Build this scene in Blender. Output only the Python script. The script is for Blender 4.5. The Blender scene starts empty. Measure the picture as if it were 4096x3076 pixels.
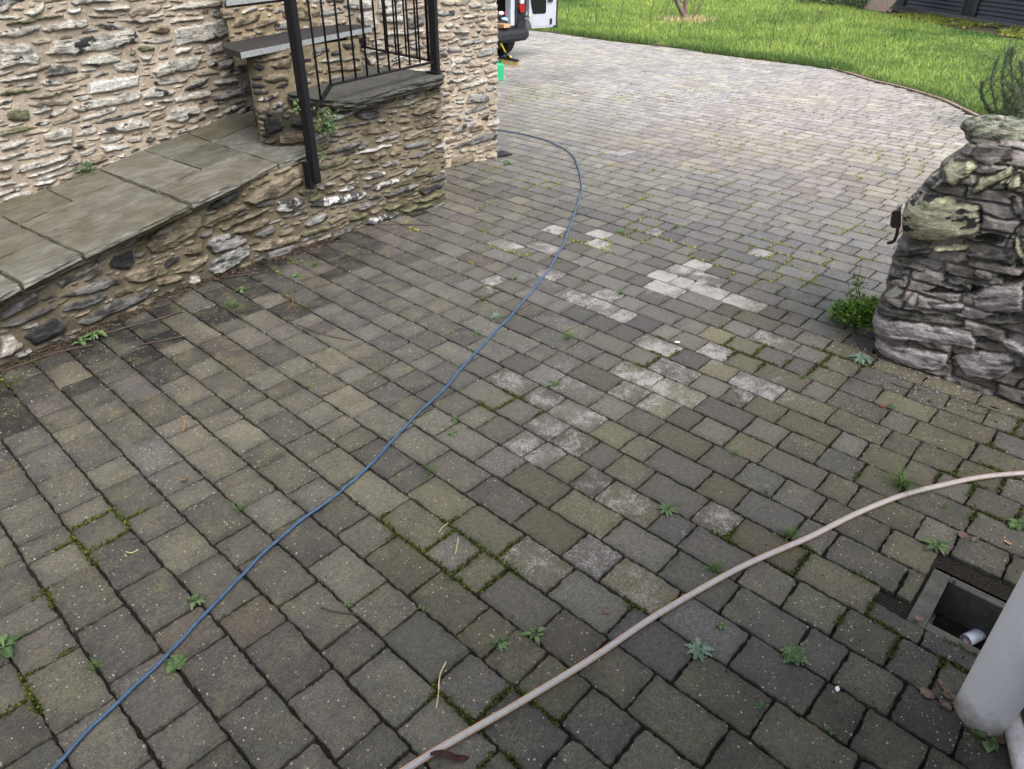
import bpy, math, random
import numpy as np
from mathutils import Vector, Matrix
R = math.radians
# ------------------------------------------------------------------ camera, sky, sun
scn = bpy.context.scene
H = 1.83                                    # camera height; pavers are 160 mm
F = 2806.0; CX, CY = 2048.0, 1538.0         # focal length and centre of the 4096 x 3076 photo
cu = np.array([-0.73397671, -0.37278046, 0.56772609])   # world Y seen from the camera
cv = np.array([0.67911922, -0.39214894, 0.62049681])    # world X
cd = np.array([-0.0086759, 0.84098391, 0.54099057])     # world -Z
cam = bpy.data.cameras.new('camera'); co = bpy.data.objects.new('camera', cam)
scn.collection.objects.link(co); scn.camera = co
row = lambda i: Vector((cv[i], cu[i], -cd[i]))
m = Matrix.Identity(4)
ax, ay, az = row(0), -row(1), -row(2)
for i in range(3):
    m[i][0] = ax[i]; m[i][1] = ay[i]; m[i][2] = az[i]
m[2][3] = H
co.matrix_world = m
cam.sensor_width = 36; cam.lens = F/4096*36; cam.clip_end = 500; cam.clip_start = 0.05
w = bpy.data.worlds.new('World'); scn.world = w; w.use_nodes = True
nt = w.node_tree
sky = nt.nodes.new('ShaderNodeTexSky'); sky.sky_type = 'NISHITA'; sky.sun_disc = False
SUN_EL, SUN_AZ = R(52), R(-98)               # azimuth from +X towards +Y
sky.sun_elevation = SUN_EL; sky.sun_rotation = R(90)-SUN_AZ
sky.air_density = 1.0; sky.dust_density = 4.0; sky.ozone_density = 1.0
bg = nt.nodes['Background']; bg.inputs[1].default_value = 0.15
hs_ = nt.nodes.new('ShaderNodeHueSaturation'); hs_.inputs['Saturation'].default_value = .5   # overcast: nearly neutral
nt.links.new(sky.outputs[0], hs_.inputs['Color']); nt.links.new(hs_.outputs[0], bg.inputs[0])
sl = bpy.data.lights.new('sun', 'SUN'); sl.energy = 1.5; sl.angle = R(45); sl.color = (1, .96, .9)
so = bpy.data.objects.new('sun', sl); scn.collection.objects.link(so)
sd = Vector((math.cos(SUN_EL)*math.cos(SUN_AZ), math.cos(SUN_EL)*math.sin(SUN_AZ), math.sin(SUN_EL)))
so.rotation_euler = sd.to_track_quat('Z', 'Y').to_euler()
scn.view_settings.view_transform = 'Standard'; scn.view_settings.look = 'None'
scn.view_settings.exposure = 1.28; scn.view_settings.gamma = 1
scn.render.resolution_x = 1024; scn.render.resolution_y = 769
random.seed(7); rng = np.random.default_rng(7)

# ------------------------------------------------------------------ helpers
def G(px, py, z=0.0):
    """where the ray through a photo point meets the height z"""
    r = np.array([px-CX, py-CY, F]); t = (H-z)/np.dot(r, cd); q = r*t
    return (float(np.dot(q, cv)), float(np.dot(q, cu)), z)
def ray(px, py):
    r = np.array([px-CX, py-CY, F]); return np.array([np.dot(r, cv), np.dot(r, cu), -np.dot(r, cd)])
def hitplane(px, py, p0, n):
    d = ray(px, py); o = np.array([0, 0, H]); t = np.dot(np.array(p0)-o, n)/np.dot(d, n); return o+d*t
D = 4096/2212.0                             # for points read in the 2212 px wide view
def link(o, parent=None):
    scn.collection.objects.link(o)
    if parent: o.parent = parent
    return o
def tag(o, label=None, cat=None, group=None, kind=None):
    if label: o['label'] = label
    if cat: o['category'] = cat
    if group: o['group'] = group
    if kind: o['kind'] = kind
    return o
def empty(name, loc, label, cat, group=None, rz=0):
    o = bpy.data.objects.new(name, None); o.location = loc; o.rotation_euler.z = rz; o.empty_display_size = .1
    link(o); return tag(o, label, cat, group)
def child(o, root):
    """parent o keeping its world place"""
    o.parent = root; o.matrix_parent_inverse = Matrix.Translation(root.location).inverted() if not root.rotation_euler.z else \
        (Matrix.Translation(root.location) @ Matrix.Rotation(root.rotation_euler.z, 4, 'Z')).inverted()
    return o
def mesh(name, verts, faces, mat, parent=None, cols=None, smooth=False, mats=None, mi=None):
    me = bpy.data.meshes.new(name)
    verts = np.asarray(verts, dtype=np.float32).reshape(-1, 3)
    if isinstance(faces, np.ndarray):
        nf, k = faces.shape
        me.vertices.add(len(verts)); me.vertices.foreach_set('co', verts.ravel())
        me.loops.add(nf*k); me.loops.foreach_set('vertex_index', faces.astype(np.int32).ravel())
        me.polygons.add(nf); me.polygons.foreach_set('loop_start', np.arange(0, nf*k, k, dtype=np.int32))
        me.polygons.foreach_set('loop_total', np.full(nf, k, dtype=np.int32))
        me.update(calc_edges=True)
    else:
        me.from_pydata(verts.tolist(), [], faces)
    if cols is not None:
        a = me.color_attributes.new('Col', 'FLOAT_COLOR', 'POINT')
        c = np.ones((len(verts), 4), dtype=np.float32); c[:, :cols.shape[1]] = cols
        a.data.foreach_set('color', c.ravel())
    if smooth: me.polygons.foreach_set('use_smooth', np.ones(len(me.polygons), dtype=bool))
    for mm in (mats or [mat]): me.materials.append(mm)
    if mi is not None: me.polygons.foreach_set('material_index', np.asarray(mi, dtype=np.int32))
    me.validate(); me.update()
    o = bpy.data.objects.new(name, me); scn.collection.objects.link(o)
    if parent: child(o, parent)
    return o
class MB:
    """collects simple solids into one mesh"""
    def __init__(s): s.v = []; s.f = []
    def add(s, v, f):
        b = len(s.v); s.v += [tuple(x) for x in v]; s.f += [tuple(b+i for i in q) for q in f]; return s
    def box(s, c, d, rz=0, M=None):
        x, y, z = [k/2 for k in d]; v = [Vector((a*x, b*y, e*z)) for a in (-1, 1) for b in (-1, 1) for e in (-1, 1)]
        Mx = Matrix.Translation(c) @ (M if M is not None else Matrix.Rotation(rz, 4, 'Z'))
        return s.add([Mx @ q for q in v], [(0,1,3,2),(4,6,7,5),(0,4,5,1),(2,3,7,6),(0,2,6,4),(1,5,7,3)])
    def bar(s, a, b, wx, wy=None, up=(0, 0, 1)):
        """box beam from a to b"""
        a, b = Vector(a), Vector(b); d = (b-a); L = d.length; z = d.normalized()
        u = Vector(up)
        if abs(u.dot(z)) > .95: u = Vector((0, 1, 0))
        x = u.cross(z).normalized(); y = z.cross(x); Mx = Matrix((x, y, z)).transposed().to_4x4()
        return s.box((a+b)/2, (wx, wy or wx, L), M=Mx)
    def tube(s, pts, r, n=8, cap=True):
        pts = [Vector(p) for p in pts]; k = len(pts); rr = r if hasattr(r, '__len__') else [r]*k
        vs = []; prev = None
        for i, p in enumerate(pts):
            t = (pts[min(i+1, k-1)]-pts[max(i-1, 0)]).normalized()
            if prev is None:
                u = Vector((0, 0, 1)) if abs(t.z) < .9 else Vector((1, 0, 0)); x = u.cross(t).normalized()
            else: x = (prev-t*prev.dot(t)).normalized()
            prev = x; y = t.cross(x)
            for j in range(n):
                a = 2*math.pi*j/n; vs.append(p+(x*math.cos(a)+y*math.sin(a))*rr[i])
        fs = [(i*n+j, i*n+(j+1) % n, (i+1)*n+(j+1) % n, (i+1)*n+j) for i in range(k-1) for j in range(n)]
        if cap: fs += [tuple(range(n-1, -1, -1)), tuple(range((k-1)*n, k*n))]
        return s.add(vs, fs)
    def prism(s, poly, z0, z1):
        n = len(poly); v = [(p[0], p[1], z0) for p in poly]+[(p[0], p[1], z1) for p in poly]
        return s.add(v, [tuple(range(n-1, -1, -1)), tuple(range(n, 2*n))]+[(i, (i+1) % n, n+(i+1) % n, n+i) for i in range(n)])
    def build(s, name, mat, parent=None, smooth=False, bevel=0):
        o = mesh(name, s.v, s.f, mat, parent, smooth=smooth)
        if bevel:
            b = o.modifiers.new('bevel', 'BEVEL'); b.width = bevel; b.segments = 2; b.limit_method = 'ANGLE'
        return o
# ---- noise
def _hash(ix, iy, s):
    h = (ix.astype(np.int64)*374761393+iy.astype(np.int64)*668265263+s*1274126177) & 0xffffffff
    h = ((h ^ (h >> 13))*1274126177) & 0xffffffff
    return ((h ^ (h >> 16)) & 0xffff)/65535.0
def vn(x, y, s=0):
    x = np.asarray(x, float); y = np.asarray(y, float)
    ix = np.floor(x); iy = np.floor(y); fx = x-ix; fy = y-iy
    fx = fx*fx*(3-2*fx); fy = fy*fy*(3-2*fy)
    a = _hash(ix, iy, s); b = _hash(ix+1, iy, s); c = _hash(ix, iy+1, s); d = _hash(ix+1, iy+1, s)
    return (a*(1-fx)+b*fx)*(1-fy)+(c*(1-fx)+d*fx)*fy
def fbm(x, y, s=0, o=4):
    t = 0; a = .5; n = 0
    for i in range(o):
        t = t+a*vn(np.asarray(x)*2**i, np.asarray(y)*2**i, s+i*17); n += a; a *= .55
    return t/n
def sst(a, b, x): t = np.clip((x-a)/(b-a), 0, 1); return t*t*(3-2*t)
# ---- materials
class NM:
    def __init__(s, name, rough=.8, spec=.5, metal=0):
        s.m = bpy.data.materials.new(name); s.m.use_nodes = True; s.t = s.m.node_tree
        s.b = s.t.nodes['Principled BSDF']; s.b.inputs['Roughness'].default_value = rough
        s.b.inputs['Specular IOR Level'].default_value = spec; s.b.inputs['Metallic'].default_value = metal
        s.geo = s.t.nodes.new('ShaderNodeNewGeometry'); s.P = s.geo.outputs['Position']
    def n(s, typ, **k):
        x = s.t.nodes.new(typ)
        for a, b in k.items(): setattr(x, a, b)
        return x
    def l(s, a, b): s.t.links.new(a, b)
    def setin(s, node, i, v):
        if hasattr(v, 'is_linked') or isinstance(v, bpy.types.NodeSocket): s.l(v, node.inputs[i])
        else: node.inputs[i].default_value = v
    def map(s, scale=(1, 1, 1), rot=(0, 0, 0), vec=None):
        x = s.n('ShaderNodeMapping'); s.l(vec or s.P, x.inputs[0]); x.inputs['Scale'].default_value = scale
        x.inputs['Rotation'].default_value = rot; return x.outputs[0]
    def noise(s, scale, detail=4, rough=.6, vec=None, dist=0):
        x = s.n('ShaderNodeTexNoise'); s.l(vec or s.P, x.inputs['Vector']); x.inputs['Scale'].default_value = scale
        x.inputs['Detail'].default_value = detail; x.inputs['Roughness'].default_value = rough
        x.inputs['Distortion'].default_value = dist; return x.outputs[0]
    def vor(s, scale, out='Distance', vec=None, rnd=1):
        x = s.n('ShaderNodeTexVoronoi'); s.l(vec or s.P, x.inputs['Vector']); x.inputs['Scale'].default_value = scale
        x.inputs['Randomness'].default_value = rnd; return x.outputs[out]
    def ramp(s, v, stops):
        x = s.n('ShaderNodeValToRGB'); s.l(v, x.inputs[0]); e = x.color_ramp.elements
        while len(e) < len(stops): e.new(.5)
        for i, (p, c) in enumerate(stops):
            e[i].position = p; e[i].color = (c, c, c, 1) if not hasattr(c, '__len__') else (*c, 1)
        return x.outputs[0]
    def mix(s, f, a, b, mode='MIX'):
        x = s.n('ShaderNodeMix', data_type='RGBA', blend_type=mode)
        for i, v in ((0, f), (6, a), (7, b)):
            if isinstance(v, bpy.types.NodeSocket): s.l(v, x.inputs[i])
            elif hasattr(v, '__len__'): x.inputs[i].default_value = (*v, 1)
            else: x.inputs[i].default_value = v if i == 0 else (v, v, v, 1)
        return x.outputs[2]
    def math(s, op, a, b=0.):
        x = s.n('ShaderNodeMath', operation=op); s.setin(x, 0, a); s.setin(x, 1, b); return x.outputs[0]
    def col(s, v): s.setin(s.b, 'Base Color', v if isinstance(v, bpy.types.NodeSocket) else (*v, 1)); return s
    def att(s, name='Col'): x = s.n('ShaderNodeVertexColor', layer_name=name); return x
    def bump(s, h, dist=.003, st=1.):
        x = s.n('ShaderNodeBump'); s.l(h, x.inputs['Height']); x.inputs['Distance'].default_value = dist
        x.inputs['Strength'].default_value = st; s.l(x.outputs[0], s.b.inputs['Normal']); return s
def plain(name, c, rough=.6, spec=.5, metal=0, var=.25, sc=30, bump=0):
    k = NM(name, rough, spec, metal); n = k.noise(sc, 5)
    k.col(k.mix(k.ramp(n, [(.3, 0), (.7, 1)]), tuple(x*(1-var) for x in c), tuple(min(1, x*(1+var)) for x in c)))
    if bump: k.bump(k.noise(sc*4, 4), bump)
    return k.m

# paving: colour from each paver, fine aggregate and lichen from the nodes
k = NM('paver_concrete', .62, .5); at = k.att()
c0 = at.outputs[0]
n1 = k.noise(9, 6, .65); n2 = k.noise(260, 3, .7); n3 = k.noise(60, 5, .7)
c = k.mix(1, c0, k.ramp(n3, [(.25, .55), (.75, 1.45)]), 'MULTIPLY'); c = k.mix(1, c, k.ramp(k.noise(5, 6, .7), [(.3, .72), (.7, 1.28)]), 'MULTIPLY')
c = k.mix(1, c, k.ramp(n2, [(.35, .42), (.65, 1.6)]), 'MULTIPLY')
lich = k.math('MULTIPLY', k.ramp(n1, [(.48, 0), (.66, 1)]), k.ramp(k.noise(120, 3), [(.42, 0), (.58, 1)]))
c = k.mix(k.math('MULTIPLY', lich, .62), c, (.165, .150, .075))
vs = k.n('ShaderNodeTexVoronoi'); k.l(k.P, vs.inputs['Vector']); vs.inputs['Scale'].default_value = 95
sr = k.n('ShaderNodeSeparateColor'); k.l(vs.outputs['Color'], sr.inputs[0])
sp = k.ramp(k.math('SUBTRACT', k.math('MULTIPLY', k.math('POWER', sr.outputs[0], 5.), .34), vs.outputs['Distance']), [(0, 0), (.05, 1)])
c = k.mix(sp, c, (.42, .38, .29))
vs2 = k.vor(130); sp2 = k.math('MULTIPLY', k.ramp(vs2, [(.12, 1), (.2, 0)]), k.ramp(k.noise(70, 2), [(.48, 0), (.55, 1)]))
c = k.mix(k.math('MULTIPLY', sp2, .6), c, (.33, .29, .2))
k.col(c)
k.l(k.mix(1, k.ramp(k.noise(14, 4), [(.3, .42), (.7, .66)]), 1., 'MULTIPLY'), k.b.inputs['Roughness'])
k.bump(k.math('ADD', k.noise(170, 5, .75), k.math('MULTIPLY', k.noise(25, 3), .8)), .006)
M_PAV = k.m
k = NM('joint_soil', .95, .2); n = k.noise(120, 5)
k.col(k.mix(k.ramp(n, [(.35, 0), (.7, 1)]), (.008, .007, .006), (.035, .03, .024))); k.bump(n, .01); M_SOIL = k.m
k = NM('rubble_stone', .85, .35); at = k.att(); n2 = k.noise(230, 4, .75); n3 = k.noise(45, 5, .7)
an = k.noise(1, 7, .75, vec=k.map((9, 9, 62), (0, 0, 0)), dist=.5); an2 = k.noise(1, 5, .7, vec=k.map((30, 30, 170), (R(4), 0, 0)), dist=.3)
c = k.mix(1, at.outputs[0], k.ramp(n2, [(.3, .62), (.7, 1.4)]), 'MULTIPLY'); c = k.mix(1, c, k.ramp(n3, [(.3, .72), (.7, 1.28)]), 'MULTIPLY')
lamc = k.math('MULTIPLY', k.ramp(an, [(.36, .42), (.50, .98), (.64, 1.2)]), k.ramp(an2, [(.36, .62), (.6, 1.12)]))
c2 = k.mix(1, c, lamc, 'MULTIPLY'); c = k.mix(at.outputs[1], c, c2)
k.col(c); k.bump(k.math('ADD', k.math('ADD', n2, k.noise(60, 5, .7)), k.math('MULTIPLY', k.math('MULTIPLY', k.math('ADD', an, k.math('MULTIPLY', an2, .6)), at.outputs[1]), 3.)), .009); M_WALL = k.m
k = NM('riven_flag', .42, .5); at = k.att()
mp = k.map((3, 8, 8), (0, 0, R(-11))); n = k.noise(2.6, 8, .72, vec=mp, dist=.8); n2 = k.noise(180, 3)
c = k.mix(1, at.outputs[0], k.ramp(n, [(.32, .55), (.5, .98), (.68, 1.35)]), 'MULTIPLY'); c = k.mix(1, c, k.ramp(k.noise(1, 6, .7, vec=k.map((9, 26, 20), (0, 0, R(-11))), dist=1.5), [(.34, .68), (.44, 1), (.64, 1.12)]), 'MULTIPLY')
c = k.mix(k.math('MULTIPLY', k.ramp(k.noise(3, 5), [(.46, 0), (.66, 1)]), .6), c, (.075, .072, .035))
c = k.mix(k.math('MULTIPLY', k.ramp(k.noise(4.5, 7, .75), [(.48, 0), (.62, 1)]), .5), c, (.062, .055, .045)); c = k.mix(1, c, k.ramp(n2, [(.3, .75), (.7, 1.25)]), 'MULTIPLY'); c = k.mix(1, c, (.86, .83, .79), 'MULTIPLY')
k.col(c); k.l(k.ramp(k.noise(5, 4), [(.35, .3), (.65, .6)]), k.b.inputs['Roughness']); k.bump(k.math('ADD', n, k.math('MULTIPLY', n2, .15)), .012); M_FLAG = k.m
k = NM('slate', .6, .25); n = k.noise(2, 6, .7, vec=k.map((4, 12, 30)))
k.col(k.mix(k.ramp(n, [(.3, 0), (.7, 1)]), (.014, .014, .015), (.035, .035, .036))); k.bump(n, .002); M_SLATE = k.m
k = NM('slate_sawn_edge', .7, .4); n = k.noise(90, 5, .7)
k.col(k.mix(k.ramp(n, [(.35, 0), (.5, 1)]), (.10, .105, .11), (.26, .28, .29))); M_SLEDGE = k.m
k = NM('black_iron', .5, .22); n = k.noise(160, 5, .7); n2 = k.noise(12, 4)
k.col(k.mix(k.ramp(n, [(.64, 0), (.7, 1)]), (.006, .006, .008), (.03, .026, .024))); k.bump(n2, .001); M_IRON = k.m
k = NM('white_upvc', .45, .5); n = k.noise(70, 6, .8); n2 = k.noise(4, 5)
c = k.mix(k.ramp(n2, [(.4, 0), (.75, .35)]), (.80, .80, .83), (.60, .58, .56)); c = k.mix(k.ramp(n, [(.66, 0), (.72, .75)]), c, (.10, .085, .07))
sx = k.n('ShaderNodeSeparateXYZ'); k.l(k.P, sx.inputs[0]); dz = k.math('ADD', sx.outputs[2], k.math('MULTIPLY', k.math('SUBTRACT', k.noise(25, 5, .7), .5), .14)); c = k.mix(k.ramp(dz, [(.0, .85), (.09, 0)]), c, (.17, .125, .085))
c = k.mix(k.ramp(k.noise(190, 3, .8), [(.66, 0), (.70, .8)]), c, (.07, .06, .05))
k.col(c); k.bump(n2, .002); M_PVC = k.m
k = NM('blue_cable', .4, .5); n = k.noise(50, 4); k.col(k.mix(k.ramp(n, [(.3, 0), (.75, 1)]), (.018, .045, .10), (.06, .115, .19))); M_BLUE = k.m
M_ORANGE = plain('orange_stripe', (.62, .27, .09), .6)
k = NM('grey_hose', .5, .5); br = k.n('ShaderNodeTexChecker'); k.l(k.map((1, 1, 1)), br.inputs[0]); br.inputs['Scale'].default_value = 420
n = k.noise(40, 4); c = k.mix(k.math('MULTIPLY', br.outputs[1], .35), (.32, .315, .32), (.45, .44, .45)); c = k.mix(k.ramp(n, [(.5, 0), (.8, .5)]), c, (.16, .14, .12)); k.col(c); M_HOSE = k.m
M_MORT = plain('mortar_side', (.2, .165, .12), .9, var=.3, bump=.004)
M_CONC = plain('wet_concrete', (.065, .062, .052), .75, var=.45, sc=22, bump=.006)
M_DARK = plain('dark_silt', (.008, .008, .008), .7, var=.4, bump=.01)
M_LEAF = {}
def leafmat(name, a, b, tr=.25):
    k = NM(name, .55, .4); at = k.att(); k.col(k.mix(at.outputs[0], a, b)); k.b.inputs['Subsurface Weight'].default_value = 0
    t = k.n('ShaderNodeBsdfTranslucent'); mx = k.n('ShaderNodeMixShader'); mx.inputs[0].default_value = tr
    k.l(k.mix(at.outputs[0], a, b), t.inputs[0]); k.l(k.b.outputs[0], mx.inputs[1]); k.l(t.outputs[0], mx.inputs[2])
    out = [x for x in k.t.nodes if x.type == 'OUTPUT_MATERIAL'][0]; k.l(mx.outputs[0], out.inputs[0]); return k.m
M_GRASS = leafmat('lawn_grass', (.04, .12, .022), (.32, .42, .09))
M_TUFT = leafmat('tuft_grass', (.03, .085, .015), (.15, .22, .05))
M_HERB = leafmat('weed_leaf', (.03, .07, .022), (.13, .20, .075))
M_GREYHERB = leafmat('grey_leaf', (.07, .13, .09), (.2, .28, .2))
M_BRIGHT = leafmat('bright_leaf', (.03, .10, .012), (.26, .42, .05))
M_ROSE = leafmat('rosemary_leaf', (.04, .07, .04), (.20, .26, .16))
M_IVY = leafmat('hedge_leaf', (.02, .05, .015), (.11, .17, .06))
M_MOSS = leafmat('moss', (.03, .045, .006), (.33, .37, .05), .1)
M_DRY = leafmat('dry_leaf', (.06, .035, .022), (.20, .135, .09), .05)
M_REDL = leafmat('red_leaf', (.25, .02, .015), (.4, .05, .04), .1)
M_STEM = plain('brown_stem', (.07, .045, .035), .8, var=.4, sc=60)
M_STRAW = plain('dry_straw', (.45, .36, .2), .7)
M_BARK = plain('bark', (.14, .105, .085), .9, var=.5, sc=40, bump=.008)
M_RUST = plain('rusty_iron', (.045, .022, .018), .8, var=.4, sc=80, bump=.002)
M_WOOD = plain('weathered_wood', (.33, .24, .19), .8, var=.4, sc=18, bump=.004)
M_WHITE = plain('white_scrap', (.8, .8, .82), .7, var=.05)
M_PEB = plain('pebble', (.12, .13, .15), .8)

# ------------------------------------------------------------------ paving
# cross joints read from the photo: (offset x, offset y, scale, points)
JT = [
 (0, 1300, .45208, [(120,965),(310,1100),(70,1270),(500,1320),(170,1560),(720,1580),(600,895),(720,980),(950,1210),(1080,1375),(890,700),(1040,820),(1250,1030),(1450,1270),(1370,1600),(1110,460),(1290,655),(1500,850),(1630,930),(1800,1080),(1640,1430),(1560,470),(1790,650),(1930,770),(2020,880),(1760,330),(1890,430),(2110,610),(2170,730),(1340,310),(2050,1310),(1770,1560)]),
 (0, 2000, .6477, [(240,225),(310,325),(560,130),(690,250),(70,385),(410,480),(120,660),(200,810),(600,740),(860,490),(300,1010),(830,1030),(1060,750),(920,50),(1040,190),(1200,410),(1200,25),(1430,210),(1430,690),(1300,890),(1490,385),(100,1280),(500,1350),(1050,1370),(1430,1290),(1270,1570),(900,1620),(20,1020)]),
 (1000, 2000, .6477, [(230,145),(90,310),(490,330),(290,580),(640,145),(800,290),(740,570),(570,830),(110,820),(20,600),(880,60),(1160,260),(1090,500),(930,760),(740,980),(380,1130),(280,1580),(60,1170),(1310,90),(1340,390),(1480,520),(1370,750),(1240,1040),(1040,1290),(690,1470),(950,1570)]),
 (2000, 2000, .6477, [(140,90),(60,290),(340,15),(450,280),(360,510),(680,190),(680,430),(930,150),(1140,230),(1030,390),(310,740),(60,830),(720,760),(1050,650),(880,1170),(1130,1040),(800,1500),(1350,1510),(380,1530),(1190,100),(1450,180),(1520,420),(1430,600),(1490,910),(1630,1330),(1790,580),(1840,420),(1870,860),(1960,1210),(1450,40),(1860,150)]),
]
CW = .1592; X0 = .123
joints = {}
for ox, oy, s, pts in JT:
    for a, b in pts:
        x, y, _ = G(ox+a*s, oy+b*s); joints.setdefault(math.floor((x-X0)/CW), []).append(y)
# outline of the paved drive: lawn edge, from far left round to behind the boulder wall
EDGE_PX = [(2110,120),(2230,134),(2350,150),(2450,165),(2560,176),(2700,191),(2800,207),(2900,222),(3000,235),(3100,246),(3240,264),(3335,278),(3400,296),(3493,325),(3570,342),(3642,361),(3710,382),(3777,404),(3858,442),(3940,480)]
EDGE = [G(*p)[:2] for p in EDGE_PX]
EDGE = [(12.6, 16.0), (12.9, 13.2)] + EDGE + [(9.9, 1.35), (9.55, .7), (9.3, -.2), (9.0, -1.6), (8.6, -3.2)]
PAVED = EDGE + [(-2.5, -3.2), (-2.5, 16)]
def inpoly(x, y, P):
    x = np.asarray(x, float); y = np.asarray(y, float); c = np.zeros(x.shape, bool); n = len(P)
    for i in range(n):
        x1, y1 = P[i][:2]; x2, y2 = P[(i+1) % n][:2]
        k_ = ((y1 > y) != (y2 > y)); c ^= k_ & (x < (x2-x1)*(y-y1)/((y2-y1) or 1e-9)+x1)
    return c
DR = dict(x0=1.955, x1=2.285, y0=-.40, y1=.075)      # drain cut-out
BASE = [(-3, 3.35), (.472,3.882),(.98,3.97),(1.387,4.10),(1.81,4.137),(2.2,4.14),(2.57,4.155),(3.14,4.162),(3.706,4.121)]
def behind_wall(x, y):
    if x < 3.72:
        for (a, b), (c_, d) in zip(BASE, BASE[1:]):
            if a <= x <= c_: return y > b+(d-b)*(x-a)/(c_-a)+.05
        return False
    return (x < 4.9 and y > 4.98) or (x < 5.0 and y > 5.3)
pav = []
rr = random.Random(3)
for kx in range(-12, 92):
    xa = X0+kx*CW; ys = sorted(joints.get(kx, []))
    m_ = []
    for y in ys:
        if not m_ or y-m_[-1] > .085: m_.append(y)
    ys = m_
    seq = []
    if ys:
        seq = [ys[0]]
        for y in ys[1:]:
            gap = y-seq[-1]
            if gap > .30:
                n_ = max(2, round(gap/.185)); c_ = [1+rr.uniform(-.28, .28) for _ in range(n_)]; t_ = sum(c_); acc = seq[-1]
                for q in c_[:-1]: acc += gap*q/t_; seq.append(acc)
            seq.append(y)
    else:
        seq = [2.0+rr.uniform(0, .2)]
    while seq[0] > -3.3: seq.insert(0, seq[0]-rr.choice([.122, .163, .163, .243, .243]))
    while seq[-1] < 15: seq.append(seq[-1]+rr.choice([.122, .163, .163, .243, .243]))
    for a, b in zip(seq, seq[1:]): pav.append([xa, xa+CW, a, b])
V = []; Fc = []; C = []
PAVE_TOPS = []
def paver_colour(cx, cy):
    j = rr.random
    g = .052+.040*j()**1.2
    if cx > 4.5: g = .5*g+.5*.070
    warm = j()
    col = np.array([g*(1.05+.06*warm), g*(1.01), g*(.92-.05*warm)])
    lz = float(fbm(cx*.8, cy*.8, 5))
    if lz+.35*(j()-.5) > .52: col = col*np.array([1.04, 1.04, .94])*1.03
    if j() < .14: col = col*np.array([1.0, .98, 1.05])*.88
    if j() < .04: col = col*np.array([1.06, .98, .94])*.8
    if cx > .9 and cy < 1.6 and cx < 4 and j() < .5: col = col*np.array([1.06, 1.05, .84])
    # algae-dark stones against the retaining wall
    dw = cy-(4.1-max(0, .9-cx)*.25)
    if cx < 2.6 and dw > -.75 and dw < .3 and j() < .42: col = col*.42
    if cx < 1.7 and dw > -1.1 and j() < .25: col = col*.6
    if 3 < cx <= 4.2: col = col*1.08
    if cx > 4.2: col = col*(1+2.4*min(1, (cx-4.2)/4.5)); col = col*np.array([.985, 1.0, 1.07])  # far pavers paler and bluer with distance: sky sheen painted into the colour
    if cx > 6 and cy < 4.5: col = col*np.array([1.03, .98, .96])
    if cx < 1.9 and cy > 1.5 and j() < .3: col = col*np.array([1.03, 1.03, .97])*1.16
    return col
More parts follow.
